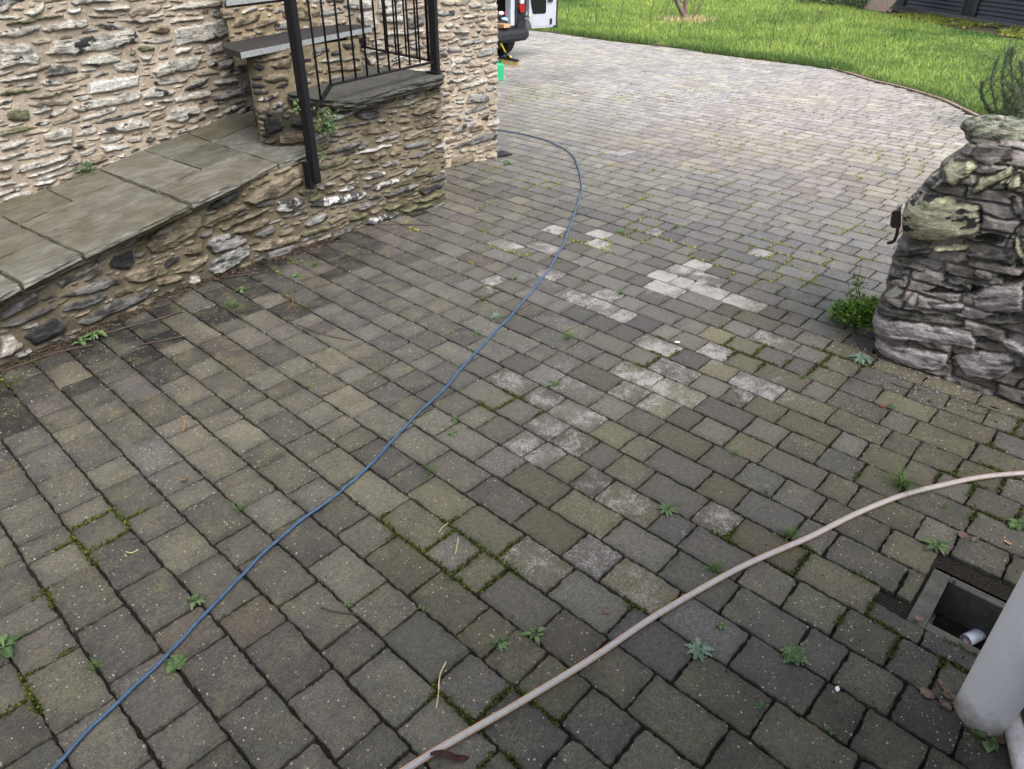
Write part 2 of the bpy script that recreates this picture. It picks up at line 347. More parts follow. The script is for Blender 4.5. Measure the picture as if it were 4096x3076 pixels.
for q in pav:
    xa, xb, ya, yb = q
    cx, cy = (xa+xb)/2, (ya+yb)/2
    if not inpoly(cx, cy, PAVED) or behind_wall(cx, cy): continue
    if cx > 3.75 and cx < 4.7 and cy < .70: continue       # under the rubble wall
    if xb > DR['x0'] and xa < DR['x1'] and yb > DR['y0'] and ya < DR['y1']:
        if cx > DR['x0'] and cx < DR['x1']:
            if yb > DR['y1']+.012: ya = DR['y1']
            elif ya < DR['y0']-.012: yb = DR['y0']
            else: continue
        else:
            if cx < DR['x0']: xb = min(xb, DR['x0'])
            else: xa = max(xa, DR['x1'])
        if yb-ya < .02 or xb-xa < .03: continue
    cx, cy = (xa+xb)/2, (ya+yb)/2
    dist = math.hypot(cx, cy)
    if dist > 4 and (cx*cv[2]+cy*cu[2]) < 1: continue
    g = .0034+rr.uniform(0, .001)+(.001 if dist > 5 else 0)
    # slight course wander
    wob = .006*(vn(cy*1.3, xa*2, 9)-.5)*2; wob2 = .006*(vn(cy*1.3, xb*2, 9)-.5)*2
    x0, x1, y0, y1 = xa+g+float(wob), xb-g+float(wob2), ya+g, yb-g
    step = .0085 if dist < 3.6 else (.022 if dist < 6 else .05)
    nx = max(2, int((x1-x0)/step)); ny = max(2, int((y1-y0)/step)); rc = rr.uniform(.003, .009)
    o = [(x0+(x1-x0)*i/nx, y0) for i in range(nx)]+[(x1, y0+(y1-y0)*i/ny) for i in range(ny)]+[(x1-(x1-x0)*i/nx, y1) for i in range(nx)]+[(x0, y1-(y1-y0)*i/ny) for i in range(ny)]
    o = np.array(o); n = len(o)
    am = .0068 if dist < 5 else .005
    # rounded corners + chipped edge
    ccx = np.clip(o[:, 0], x0+rc, x1-rc); ccy = np.clip(o[:, 1], y0+rc, y1-rc)
    dx, dy = o[:, 0]-ccx, o[:, 1]-ccy; L = np.hypot(dx, dy)+1e-9; sc_ = np.minimum(1, rc/L)
    o = np.stack([ccx+dx*sc_, ccy+dy*sc_], 1)
    sd_ = rr.randrange(1000)
    q_ = o.copy(); o[:, 0] += am*(vn(q_[:, 0]*95, q_[:, 1]*95, sd_)-.5)+am*.8*(vn(q_[:, 0]*28, q_[:, 1]*28, sd_+2)-.5); o[:, 1] += am*(vn(q_[:, 0]*95, q_[:, 1]*95, sd_+5)-.5)+am*.8*(vn(q_[:, 0]*28, q_[:, 1]*28, sd_+7)-.5)
    sk = rr.uniform(-.012, .012); o = np.stack([o[:, 0]-sk*(o[:, 1]-cy), o[:, 1]+sk*(o[:, 0]-cx)], 1)
    tx, ty, hz = rr.uniform(-.010, .010), rr.uniform(-.010, .010), rr.uniform(-.0015, .0015)
    def zz(P, off): return np.stack([P[:, 0], P[:, 1], off+hz+tx*(P[:, 0]-cx)+ty*(P[:, 1]-cy)], 1)
    dirs = np.array([cx, cy])-o; dirs /= (np.abs(dirs).max(1, keepdims=True)+1e-9)
    b0 = len(V) and sum(len(v_) for v_ in V[-1:]) and 0
    inn = np.array([cx, cy])+(o-np.array([cx, cy]))*np.array([max(.3, 1-.062/(x1-x0)), max(.3, 1-.062/(y1-y0))]); inn += .012*(np.stack([vn(o[:, 0]*40, o[:, 1]*40, sd_+11), vn(o[:, 0]*40, o[:, 1]*40, sd_+12)], 1)-.5)
    rings = [zz(o, -.030), zz(o, -.0045), zz(o+dirs*.0014, -.0014), zz(o+dirs*.0038, 0.), zz(inn, .0006)]
    base = PAVE_TOPS[-1] if PAVE_TOPS else 0
    V.append(np.concatenate(rings)); PAVE_TOPS.append(base+5*n)
    for r_ in range(4):
        a = base+r_*n; b = a+n
        Fc += [(a+i, a+(i+1) % n, b+(i+1) % n, b+i) for i in range(n)]
    Fc.append(tuple(base+4*n+i for i in range(n)))
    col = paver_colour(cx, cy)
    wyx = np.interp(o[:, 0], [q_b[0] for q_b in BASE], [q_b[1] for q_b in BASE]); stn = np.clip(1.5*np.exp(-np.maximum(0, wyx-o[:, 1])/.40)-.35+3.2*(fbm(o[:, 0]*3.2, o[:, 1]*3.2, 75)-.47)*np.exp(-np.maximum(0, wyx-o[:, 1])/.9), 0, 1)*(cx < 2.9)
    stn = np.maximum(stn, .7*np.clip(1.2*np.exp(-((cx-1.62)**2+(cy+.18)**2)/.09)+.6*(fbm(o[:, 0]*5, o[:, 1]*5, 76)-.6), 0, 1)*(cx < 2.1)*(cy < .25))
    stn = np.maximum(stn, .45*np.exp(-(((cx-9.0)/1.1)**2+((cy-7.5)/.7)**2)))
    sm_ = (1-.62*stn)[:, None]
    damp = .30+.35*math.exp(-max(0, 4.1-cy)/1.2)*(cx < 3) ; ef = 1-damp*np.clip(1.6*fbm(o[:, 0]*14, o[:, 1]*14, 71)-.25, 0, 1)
    ci = 1+.22*(fbm(o[:, 0]*8, o[:, 1]*8, 72)-.5)
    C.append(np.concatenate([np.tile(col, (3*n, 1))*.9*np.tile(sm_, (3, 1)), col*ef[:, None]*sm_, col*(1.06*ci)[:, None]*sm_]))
PV = np.concatenate(V); PC = np.concatenate(C)
# material of the paving needs efflorescence with a shape of its own inside single stones: second material per stone
k = NM('paver_bloom', .7, .4); at = k.att()
c = k.mix(1, at.outputs[0], k.ramp(k.noise(260, 3, .7), [(.35, .45), (.65, 1.6)]), 'MULTIPLY'); c = k.mix(1, c, k.ramp(k.noise(60, 5, .7), [(.25, .6), (.75, 1.4)]), 'MULTIPLY')
pn = k.noise(13, 8, .75, dist=.3)
wh = k.mix(1, (.30, .285, .275), k.ramp(k.noise(300, 3, .7), [(.3, .66), (.7, 1.3)]), 'MULTIPLY')
at2 = k.math('ADD', k.math('ADD', pn, k.math('MULTIPLY', k.math('SUBTRACT', k.noise(110, 5, .75), .5), .9)), k.math('SUBTRACT', at.outputs[1], .5))
c = k.mix(k.ramp(at2, [(.44, 0), (.66, .92)]), c, wh)
k.col(c); k.bump(k.noise(170, 5, .75), .0035); M_BLOOM = k.m
PC4 = np.ones((len(PC), 4)); PC4[:, :3] = PC
# which stones carry the pale bloom (read from the photo)
BL_PX = [(1490,572),(1425,600),(1420,624),(1490,615),(1580,652),(1545,640),(1285,528),(1295,510),(1190,495),(1430,757),(1535,765),(1410,830),(1345,810),(1160,860),(1190,925),(1255,975),(1150,975),(1405,872),(1330,845),(1480,790),(1290,650),(1250,645),(1345,685),(1560,1120),(1330,1085),(1180,1190),(1290,1190),(1480,860),(1600,830),(1520,590),(1460,585),(1230,815),(1270,900),(1100,830),(1120,530),(1180,540),(1150,1210),(1390,1270),(1650,740),(1350,330),(1650,545),(1300,640),(1410,505),(1060,610),(1180,600),(1620,860),(1660,850)]
BL = [G(a*D, b*D) for a, b in BL_PX]
ctr = np.array([v_[:, :2].mean(0) for v_ in V])
wt = np.zeros(len(ctr))
for i, (x, y, _) in enumerate(BL):
    j = np.argmin((ctr[:, 0]-x)**2+(ctr[:, 1]-y)**2); wt[j] = max(wt[j], (.58-.012*i) if i < 12 else (.46 if math.hypot(x, y) > 3.0 else .38))
zone = np.exp(-(((ctr[:, 0]-2.05)/.55)**2+((ctr[:, 1]-1.25)/.75)**2))
zone2 = np.exp(-(((ctr[:, 0]-3.1)/.8)**2+((ctr[:, 1]-1.9)/.9)**2))
for j in range(len(ctr)):
    if wt[j] == 0 and rng.random() < .55*zone[j]+.33*zone2[j]+(.03 if ctr[j, 0] > 2.6 else 0): wt[j] = .24+.18*rng.random()
    if ctr[j, 0] > 5.5 and ctr[j, 1] > 3 and rng.random() < .30: wt[j] = .42+.15*rng.random()
BLF = [(x, y, 1. if i < 12 else .75) for i, (x, y, _) in enumerate(BL)]
start = 0; mi = []
for j, v_ in enumerate(V):
    n = len(v_)//5
    fld = np.zeros(len(v_))
    for (bx, by, bs) in BLF:
        d2 = (v_[:, 0]-bx)**2+(v_[:, 1]-by)**2; fld = np.maximum(fld, bs*np.exp(-d2/(2*.11**2)))
    fv = .72*wt[j]+.30*fld; PC4[start:start+len(v_), 3] = fv; start += len(v_)
    mi += [1 if (wt[j] > 0 or fld.max() > .25) else 0]*(4*n+1)
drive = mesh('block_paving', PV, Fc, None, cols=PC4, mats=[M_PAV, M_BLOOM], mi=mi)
drive['kind'] = 'structure'
# soil under everything: bed with the drain left open
bm_ = MB(); 
x0, x1, y0, y1 = DR['x0']+.01, DR['x1']-.01, DR['y0']+.01, DR['y1']-.01; Z = -.018; B = 60
for a in [(-B, x0, -B, B), (x1, B, -B, B), (x0, x1, -B, y0), (x0, x1, y1, B)]:
    bm_.add([(a[0], a[2], Z), (a[1], a[2], Z), (a[1], a[3], Z), (a[0], a[3], Z)], [(0, 1, 2, 3)])
g_ = bm_.build('ground_soil', M_SOIL); g_['kind'] = 'structure'
# ------------------------------------------------------------------ stone wall generator
def rampz(x): return .3946+.117*(np.maximum(x, -3)-.663)
RN = np.array([-.117, 0, 1.]); RP = (0.663, 0, .3946)
def onramp(px, py): return hitplane(px, py, RP, RN)
TYP = {'pale': ((.22, .215, .20), (.60, .585, .53), .64), 'grey': ((.10, .10, .10), (.42, .42, .40), .55), 'dark': ((.03, .03, .034), (.12, .12, .12), .3),
       'brown': ((.10, .08, .055), (.33, .28, .20), .55), 'green': ((.08, .08, .045), (.22, .23, .13), .5), 'white': ((.28, .28, .28), (.72, .71, .68), .8),
       'slate': ((.05, .05, .05), (.25, .25, .24), .5), 'boulder': ((.18, .185, .13), (.46, .47, .36), .7), 'buff': ((.22, .175, .125), (.47, .42, .34), .55), 'quartz': ((.30, .25, .19), (.62, .58, .52), .7),
       'lich': ((.08, .08, .08), (.72, .72, .70), .5), 'lilac': ((.13, .127, .13), (.54, .52, .56), .66)}
class Wall:
    def __init__(s, path, z0, z1, step, fine=None, ztop=None, coarse=.06):
        P = np.array(path, float); seg = np.diff(P, axis=0); L = np.hypot(seg[:, 0], seg[:, 1]); cum = np.concatenate([[0], np.cumsum(L)])
        s.P, s.cum, s.L = P, cum, L
        f0, f1 = fine or (0, cum[-1])
        S = list(np.arange(0, f0, coarse))+list(np.arange(f0, f1, step))+list(np.arange(f1, cum[-1], coarse))+[cum[-1]]
        s.S = np.array(S); zf = min(z1, 1.95)
        s.Zv = np.array(list(np.arange(z0, zf, step))+(list(np.arange(zf, z1, .08)) if z1 > zf else [])+[z1])
        s.SS, s.ZZ = np.meshgrid(s.S, s.Zv); sh = s.SS.shape
        s.step = step
        s.H = np.zeros(sh); s.C = np.zeros(sh+(3,)); s.occ = np.zeros(sh, bool); s.A = np.zeros(sh)
    def xy(s, S):
        return np.stack([np.interp(S, s.cum, s.P[:, 0]), np.interp(S, s.cum, s.P[:, 1])], -1)
    def hit(s, px, py):
        d = ray(px, py); best = None
        for i in range(len(s.L)):
            a, b = s.P[i], s.P[i+1]; e = b-a; det = d[0]*(-e[1])+d[1]*e[0]
            if abs(det) < 1e-9: continue
            t = (a[0]*(-e[1])+a[1]*e[0])/det; u_ = (d[0]*a[1]-d[1]*a[0])/det
            lo = -.3 if i == 0 else 0; hi = 1.3 if i == len(s.L)-1 else 1
            if t > 0 and lo-1e-3 <= u_ <= hi+1e-3 and (best is None or t < best[0]): best = (t, s.cum[i]+u_*s.L[i], H+d[2]*t)
        return None if best is None else best[1:]
    def mortar(s, col, amp, seed, var=.3):
        a = fbm(s.SS*6, s.ZZ*6, seed, 5); b = fbm(s.SS*30, s.ZZ*30, seed+9, 4)
        s.H += amp*(a-.5)*2+.007*(b-.5)
        f = (1+var*(a-.5)*2+.3*(b-.5))[..., None]; s.C[:] = np.array(col)*f
    def stone(s, poly, prot, typ, edge=.012, seed=None, rough=.007, occ=True, col=None, pale=None):
        seed = random.randrange(9999) if seed is None else seed
        Q = np.array(poly); lo = Q.min(0)-.02; hi = Q.max(0)+.02
        i0, i1 = np.searchsorted(s.S, [lo[0], hi[0]]); j0, j1 = np.searchsorted(s.Zv, [lo[1], hi[1]])
        if i1-i0 < 2 or j1-j0 < 2: return
        X = s.SS[j0:j1, i0:i1]; Y = s.ZZ[j0:j1, i0:i1]
        X2 = X+rough*2*(fbm(X*22, Y*22, seed)-.5)*2; Y2 = Y+rough*2*(fbm(X*22, Y*22, seed+3)-.5)*2
        dmin = np.full(X.shape, 1e9); n = len(Q)
        for a in range(n):
            p, q = Q[a], Q[(a+1) % n]; e = q-p; t = np.clip(((X2-p[0])*e[0]+(Y2-p[1])*e[1])/(e@e+1e-12), 0, 1)
            dmin = np.minimum(dmin, np.hypot(X2-p[0]-t*e[0], Y2-p[1]-t*e[1]))
        ins = inpoly(X2, Y2, [tuple(q) for q in Q]); sd = np.where(ins, dmin, -dmin)
        c = Q-Q.mean(0); ev, evec = np.linalg.eigh(c.T@c); ang = math.atan2(evec[1, 1], evec[0, 1])
        ca, sa = math.cos(ang), math.sin(ang); U = X*ca+Y*sa; W_ = -X*sa+Y*ca
        lam = fbm(U*7, W_*75, seed+5, 4); lum = fbm(U*18, W_*30, seed+8, 4); big = vn(U*4, W_*6, seed+4)
        m = sst(-.002, edge*.6, sd)
        uc, wc_ = Q.mean(0)@np.array([ca, sa]), Q.mean(0)@np.array([-sa, ca]); du, dw = U-uc, W_-wc_
        lu = max(.02, np.ptp(Q@np.array([ca, sa]))/2); lw_ = max(.008, np.ptp(Q@np.array([-sa, ca]))/2); r_q = random.Random(seed)
        fac = np.ones_like(sd)
        for _p in range(4):
            th_ = r_q.uniform(0, 6.28); fac = np.minimum(fac, 1.25-r_q.uniform(.35, .8)*(math.cos(th_)*du/lu+math.sin(th_)*dw/lw_))
        bevelled = prot*m*np.clip(fac, .3, 1.05)
        lamA = .013 if typ not in ('boulder', 'quartz') else .003
        h = bevelled+m*(lamA*(lam-.5)+.010*(lum-.5)+.012*(big-.5))
        Hs = s.H[j0:j1, i0:i1]; w_ = sst(-.004, .004, sd); 
        s.H[j0:j1, i0:i1] = np.where(sd > -.004, Hs*(1-w_)+np.maximum(h, Hs*.5)*w_, Hs)
        d_, l_, th = TYP[typ]; d_ = np.array(d_); l_ = np.array(l_)
        if pale is not None: th = pale
        f = sst(.35, .62, .55*lum+.45*lam+(th-.5)*.55)
        if typ == 'lich': f = sst(.50, .58, .7*lum+.3*fbm(X*60, Y*60, seed+2))
        cc = d_+(l_-d_)*f[..., None]
        g1 = fbm(U*11, W_*26, seed+21, 4); cc = np.where((g1 > .67)[..., None] & (typ in ('pale', 'grey', 'boulder')), np.array([.035, .037, .042]), cc)
        cc = cc*(1+.35*(fbm(X*45, Y*45, seed+6)-.5))[..., None]
        if col is not None: cc = cc*np.array(col)
        wc = sst(-.002, .004, sd)[..., None]
        s.C[j0:j1, i0:i1] = s.C[j0:j1, i0:i1]*(1-wc)+cc*wc
        s.A[j0:j1, i0:i1] = np.maximum(s.A[j0:j1, i0:i1], wc[..., 0])
        if occ: s.occ[j0:j1, i0:i1] |= sd > -.006
    def fill(s, classes, ang, seed, lim=None, zmax=None, types=('pale', 'grey')):
        r = random.Random(seed); s0, s1, za, zb = lim
        for (lw, lh, tries, prot) in classes:
            for _ in range(tries):
                cs, cz = r.uniform(s0, s1), r.uniform(za, zb)
                l = lw*r.uniform(.55, 1.35); h_ = lh*r.uniform(.6, 1.4); a = ang+r.uniform(-.13, .13)
                n = r.randint(6, 9); poly = []
                for k_ in range(n):
                    t = 2*math.pi*(k_+r.uniform(-.3, .3))/n
                    ex = math.copysign(abs(math.cos(t))**.6, math.cos(t))*l/2*r.uniform(.78, 1.1); ey = math.copysign(abs(math.sin(t))**.7, math.sin(t))*h_/2*r.uniform(.7, 1.15)
                    poly.append((cs+ex*math.cos(a)-ey*math.sin(a), cz+ex*math.sin(a)+ey*math.cos(a)))
                ok = True
                test = poly+[(cs, cz)]+[((p[0]+cs)/2, (p[1]+cz)/2) for p in poly]+[((p[0]+q[0])/2, (p[1]+q[1])/2) for p, q in zip(poly, poly[1:]+poly[:1])]
                for (x, z) in test:
                    i = np.searchsorted(s.S, x); j = np.searchsorted(s.Zv, z)
                    if i <= 0 or j <= 0 or i >= len(s.S) or j >= len(s.Zv) or s.occ[j, i]: ok = False; break
                if ok: s.stone(poly, prot*r.uniform(.5, 1.2), r.choice(types), edge=min(.012, lh*.3), seed=r.randrange(9999), rough=min(.006, lh*.12))
    def build(s, name, mat, parent=None, top=None, lean=0., mask=None, back=False):
        xy = s.xy(s.S); d = np.gradient(xy, axis=0); 
        kk = np.ones(5)/5
        for i in (0, 1): d[:, i] = np.convolve(np.pad(d[:, i]/(np.hypot(*np.gradient(xy, axis=0).T)+1e-9), 2, 'edge'), kk, 'valid')
        d /= np.hypot(d[:, 0], d[:, 1])[:, None]+1e-9
        N = np.stack([d[:, 1], -d[:, 0]], 1)
        h = s.H-lean*(s.ZZ-s.Zv[0])
        Vx = xy[None, :, 0]+N[None, :, 0]*h; Vy = xy[None, :, 1]+N[None, :, 1]*h
        Vv = np.stack([Vx, Vy, s.ZZ], -1)
        mrow, ncol = s.SS.shape
        if top is not None:
            tz = top(s.S, xy); Vv[..., 2] = np.minimum(Vv[..., 2], tz[None, :])
        idx = np.arange(mrow*ncol).reshape(mrow, ncol)
        Fq = np.stack([idx[:-1, :-1], idx[:-1, 1:], idx[1:, 1:], idx[1:, :-1]], -1)
        keep = np.ones(Fq.shape[:2], bool)
        if top is not None: keep = (s.ZZ[:-1, :-1] < tz[None, :-1]) | (s.ZZ[:-1, 1:] < tz[None, 1:])
        if mask is not None: keep &= mask(s.SS[:-1, :-1], s.ZZ[:-1, :-1])
        Fq = Fq[keep]
        o = mesh(name, Vv.reshape(-1, 3), Fq, mat, parent, cols=np.concatenate([s.C, s.A[..., None]], -1).reshape(-1, 4), smooth=False)
        return o
def pz(z, pts, tr=(0, 0, 1, 1)): return [(tr[0]+p[0]*tr[2], tr[1]+p[1]*tr[3]) for p in pts]
T1 = (0, 0, .4973, .4973); T8 = (0, 600, .6021, .6021); T2 = (850, 0, .5425, .5425); T6 = (3250, 400, .7225, .7225)
def lay(wall, lst, tr, default, prot=.028, **kw):
    for it in lst:
        typ = default; pts = it; pr = prot
        if isinstance(it[0], str): typ, pts = it
        q = [wall.hit(*a) for a in pz(0, pts, tr)]
        if any(a is None for a in q): continue
        wall.stone(q, pr, typ, **kw)

# ---- house wall on the left
hA = onramp(18, 805); hB = onramp(975, 440); hd = (hB-hA)[:2]; hd /= np.hypot(*hd)
hs = lambda t: tuple(hA[:2]+hd*t)
hlen = float(np.hypot(*(hB-hA)[:2]))
house = empty('stone_house', (hB[0], hB[1], 0), 'rubble stone house with pale lichened stones in sandy mortar, above the flagged ramp and steps', 'house')
W1 = Wall([hs(-3.5), hs(hlen-.03), hs(hlen+.40), (hB[0]+.6, hB[1]+1.6)], .0, 4.6, .0062, fine=(3.3, 3.5+hlen+.3))
W1.mortar((.335, .285, .225), .010, 11)
L1_ = [[(370,430),(440,340),(800,270),(1090,235),(1110,340),(900,390),(600,440)],[(0,350),(200,345),(330,460),(300,510),(150,520),(0,560)],[(645,530),(660,480),(850,425),(960,470),(960,500),(800,520)],
('grey',[(360,570),(420,525),(600,530),(625,575),(380,620)]),[(890,510),(1000,490),(1110,520),(1080,580),(940,580)],('white',[(710,690),(720,660),(1000,620),(1120,600),(1100,690),(880,730),(715,760)]),
[(1215,590),(1290,510),(1450,470),(1630,450),(1560,560),(1400,580),(1270,620)],[(1400,260),(1420,230),(1560,200),(1830,150),(1865,200),(1850,270),(1640,330),(1420,370)],[(1330,90),(1500,20),(1800,0),(1820,30),(1700,60),(1500,70)],
[(575,870),(700,820),(1000,750),(1140,730),(1100,810),(900,850),(640,900)],('green',[(50,190),(200,150),(500,110),(510,130),(300,165),(60,210)]),[(320,240),(420,190),(690,150),(700,210),(560,235),(380,255)],[(0,270),(150,210),(320,200),(310,250),(150,290),(0,310)],
('grey',[(560,15),(760,0),(1000,0),(800,25),(600,40)]),[(740,70),(850,60),(980,45),(1045,60),(1040,85),(880,90),(780,90)],('white',[(545,85),(650,70),(640,105),(560,115)]),[(180,110),(260,70),(370,20),(330,90),(250,125)],('grey',[(0,40),(110,30),(60,85),(0,100)]),
[(1365,180),(1400,155),(1640,135),(1640,155),(1500,170),(1370,190)],('grey',[(940,168),(1100,158),(1320,152),(1310,172),(1100,186)]),('brown',[(1190,260),(1260,195),(1350,210),(1360,250),(1300,280)]),('green',[(1100,375),(1230,365),(1240,400),(1140,420)]),
[(1125,460),(1230,430),(1200,470),(1150,485)],('brown',[(1040,390),(1090,395),(1090,440),(1045,440)]),('white',[(1395,400),(1560,370),(1500,420),(1400,435)]),[(1660,360),(1780,325),(1795,410),(1680,440)],[(1670,500),(1740,480),(1740,515),(1680,535)],
('grey',[(1760,510),(1870,470),(1860,530),(1770,560)]),[(1470,720),(1560,640),(1680,625),(1620,680),(1520,720)],[(1720,660),(1900,630),(1920,660),(1740,690)],[(1140,760),(1250,700),(1410,740),(1330,770),(1200,790),(1135,810)],[(1400,790),(1560,740),(1690,730),(1690,770),(1560,800),(1410,830)],
('grey',[(1700,770),(1940,710),(1940,760),(1720,810)]),('white',[(1150,840),(1230,800),(1230,840),(1190,855)]),[(1250,820),(1400,780),(1390,810),(1270,835)],[(1190,895),(1340,850),(1330,870),(1200,905)],[(1330,970),(1390,860),(1600,850),(1600,900),(1470,980)],
[(1620,890),(1750,845),(1740,870),(1640,900)],[(1790,890),(1900,840),(1920,880),(1810,905)],[(780,1070),(850,1030),(1060,950),(1200,990),(1190,1020),(1000,1055),(800,1080)],[(340,1080),(440,1050),(570,1035),(575,1110),(360,1140)],('grey',[(1160,1130),(1200,1060),(1250,1120),(1200,1150)]),
[(1260,1080),(1370,1085),(1350,1120),(1270,1125)],('white',[(800,1180),(900,1170),(1080,1170),(980,1200),(840,1230)]),[(570,1180),(640,1155),(705,1190),(640,1200)],[(140,1390),(180,1330),(400,1280),(580,1240),(560,1270),(430,1310),(180,1385)],('green',[(0,740),(100,720),(360,700),(200,740),(0,770)]),
[(0,650),(60,630),(290,595),(310,620),(130,650),(0,665)],('green',[(190,800),(400,750),(620,705),(640,715),(450,760),(250,800)]),('green',[(40,920),(120,870),(230,890),(230,960),(60,970)]),[(260,900),(360,850),(420,880),(330,910)],('green',[(0,1060),(150,1020),(310,1010),(200,1050),(0,1095)]),
[(0,1160),(100,1140),(240,1110),(180,1150),(80,1190),(0,1200)],[(0,1330),(90,1320),(80,1370),(0,1390)],('white',[(210,1420),(400,1350),(590,1290),(500,1340),(240,1425)]),('white',[(260,1490),(330,1460),(480,1435),(400,1470),(290,1495)]),('white',[(0,1470),(100,1465),(130,1480),(0,1500)]),
('white',[(930,1250),(1000,1230),(980,1265)]),[(0,1260),(60,1240),(240,1210),(60,1280),(0,1290)]]
lay(W1, L1_, T1, 'pale', .030)
e_ = 3.5+hlen
W1.fill([(.30, .05, 2200, .016), (.20, .034, 3000, .013), (.12, .022, 4000, .010), (.06, .013, 3000, .006)], .03, 5, (3.2, e_, .3, 1.9), types=('buff', 'buff', 'pale', 'buff', 'grey', 'pale'))
W1.fill([(.34, .09, 900, .026), (.18, .05, 1500, .02)], .03, 6, (.1, W1.cum[-1]-.1, .1, 4.5), types=('pale', 'grey', 'brown'))
W1.H *= .78
W1.build('wall', M_WALL, house)
# ---- right-hand wall and its corner
RW = [(3.30, 5.42), (3.70, 5.22), (4.40, 4.88), (4.96, 4.77), (5.0, 4.80), (5.02, 4.86), (5.35, 7.5)]
W2 = Wall(RW, -.05, 4.6, .0072, fine=(0, 2.2)); W2.mortar((.335, .282, .22), .010, 31)
L2_ = [[(1990,490),(2040,460),(2105,460),(2105,520),(2010,530)],('green',[(1820,150),(1900,90),(2000,60),(2105,55),(2105,110),(1950,140)]),[(1890,30),(1930,15),(1990,20),(1980,50),(1900,60)],[(1870,290),(1980,260),(2105,240),(2105,280),(1960,300)],[(1880,430),(1990,400),(2100,375),(2100,400),(1960,445)],
('grey',[(1870,770),(1890,700),(1980,665),(2050,720),(2040,740)]),('slate',[(1865,860),(1900,820),(2100,740),(2100,790),(1960,830)]),('grey',[(1760,990),(1800,940),(1930,880),(1940,900),(1850,960)]),('slate',[(1750,1100),(1850,1050),(2000,980),(2095,970),(2090,1020),(1900,1070)]),('brown',[(1890,980),(1900,940),(2000,910),(2000,950)]),
('grey',[(1795,870),(1810,850),(1840,870),(1830,895)]),('dark',[(1980,880),(1990,860),(2040,840),(2030,880)]),('grey',[(2050,690),(2060,640),(2100,640),(2100,700)]),('brown',[(1760,1230),(1770,1160),(1920,1120),(1930,1180),(1800,1230)]),('brown',[(1940,1180),(1950,1110),(2100,1060),(2100,1150)]),[(1800,675),(1850,620),(2020,580),(2020,610),(1900,640)],
[(1780,230),(1820,210),(1900,215),(1880,245),(1800,250)],('white',[(1785,190),(1810,175),(1830,190),(1800,205)]),[(1730,305),(1800,280),(1820,300),(1740,320)],[(1720,520),(1780,460),(1800,470),(1740,530)],[(1730,600),(1900,560),(1980,550),(1900,590),(1740,620)],
[(1215,100),(1230,10),(1400,0),(1400,80),(1320,105)],('slate',[(1435,200),(1450,130),(1560,90),(1565,180),(1480,215)]),[(970,50),(1000,0),(1180,0),(1190,60),(1100,75)],[(1060,140),(1080,100),(1190,80),(1220,180),(1210,220),(1120,200)],[(1240,120),(1420,110),(1410,170),(1240,165)],
[(1260,250),(1400,220),(1560,215),(1540,240),(1300,265)],[(1250,480),(1300,430),(1420,410),(1430,440),(1300,490)],[(1130,430),(1180,410),(1210,440),(1200,480),(1150,485)],('white',[(1480,470),(1560,450),(1600,460),(1530,480)]),[(1100,370),(1200,350),(1330,360),(1300,390),(1120,400)]]
lay(W2, L2_, T2, 'pale', .030)
W2.fill([(.24, .05, 1200, .022), (.14, .033, 2400, .016), (.08, .02, 3500, .010), (.05, .012, 3000, .007)], .05, 8, (.02, 2.1, 0, 1.9), types=('pale', 'buff', 'grey', 'buff'))
W2.fill([(.30, .09, 900, .026), (.18, .05, 1500, .02)], .03, 9, (.1, W2.cum[-1]-.1, .1, 4.5), types=('pale', 'grey', 'brown'))
W2.H *= .85
W2.build('corner_wall', M_WALL, house)
# ---- retaining wall of the ramp and the plinth of the landing
ramp_root = empty('retaining_wall', (.47, 3.88, 0), 'low rubble retaining wall with mossy mortar under the flagstone ramp, rising into the plinth of the landing', 'retaining wall')
RB = BASE[:-1]+[(3.68, 4.122), (3.706, 4.14), (3.70, 4.19), (3.42, 4.66), (3.40, 5.0)]
W3 = Wall(RB, -.04, .93, .0065, fine=(3.3, 8.2)); W3.mortar((.155, .13, .09), .012, 51, .45)
def top3(S, xy):
    t = rampz(xy[:, 0])-.033; return np.where((xy[:, 0] > 2.60), .865+.07*np.clip((xy[:, 0]-2.62)/1.04, 0, 1), t)
a_ = fbm(W3.SS*2.2, W3.ZZ*2.2, 77); gr = sst(.45, .7, a_)[..., None]; W3.C = W3.C*(1-.45*gr)+np.array((.07, .065, .025))*.45*gr
lowd = (sst(.16, 0, W3.ZZ-.0)*sst(.3, .6, fbm(W3.SS*5, W3.ZZ*5, 78)+.15))[..., None]; W3.C = W3.C*(1-.6*lowd)+np.array((.03, .027, .02))*.6*lowd
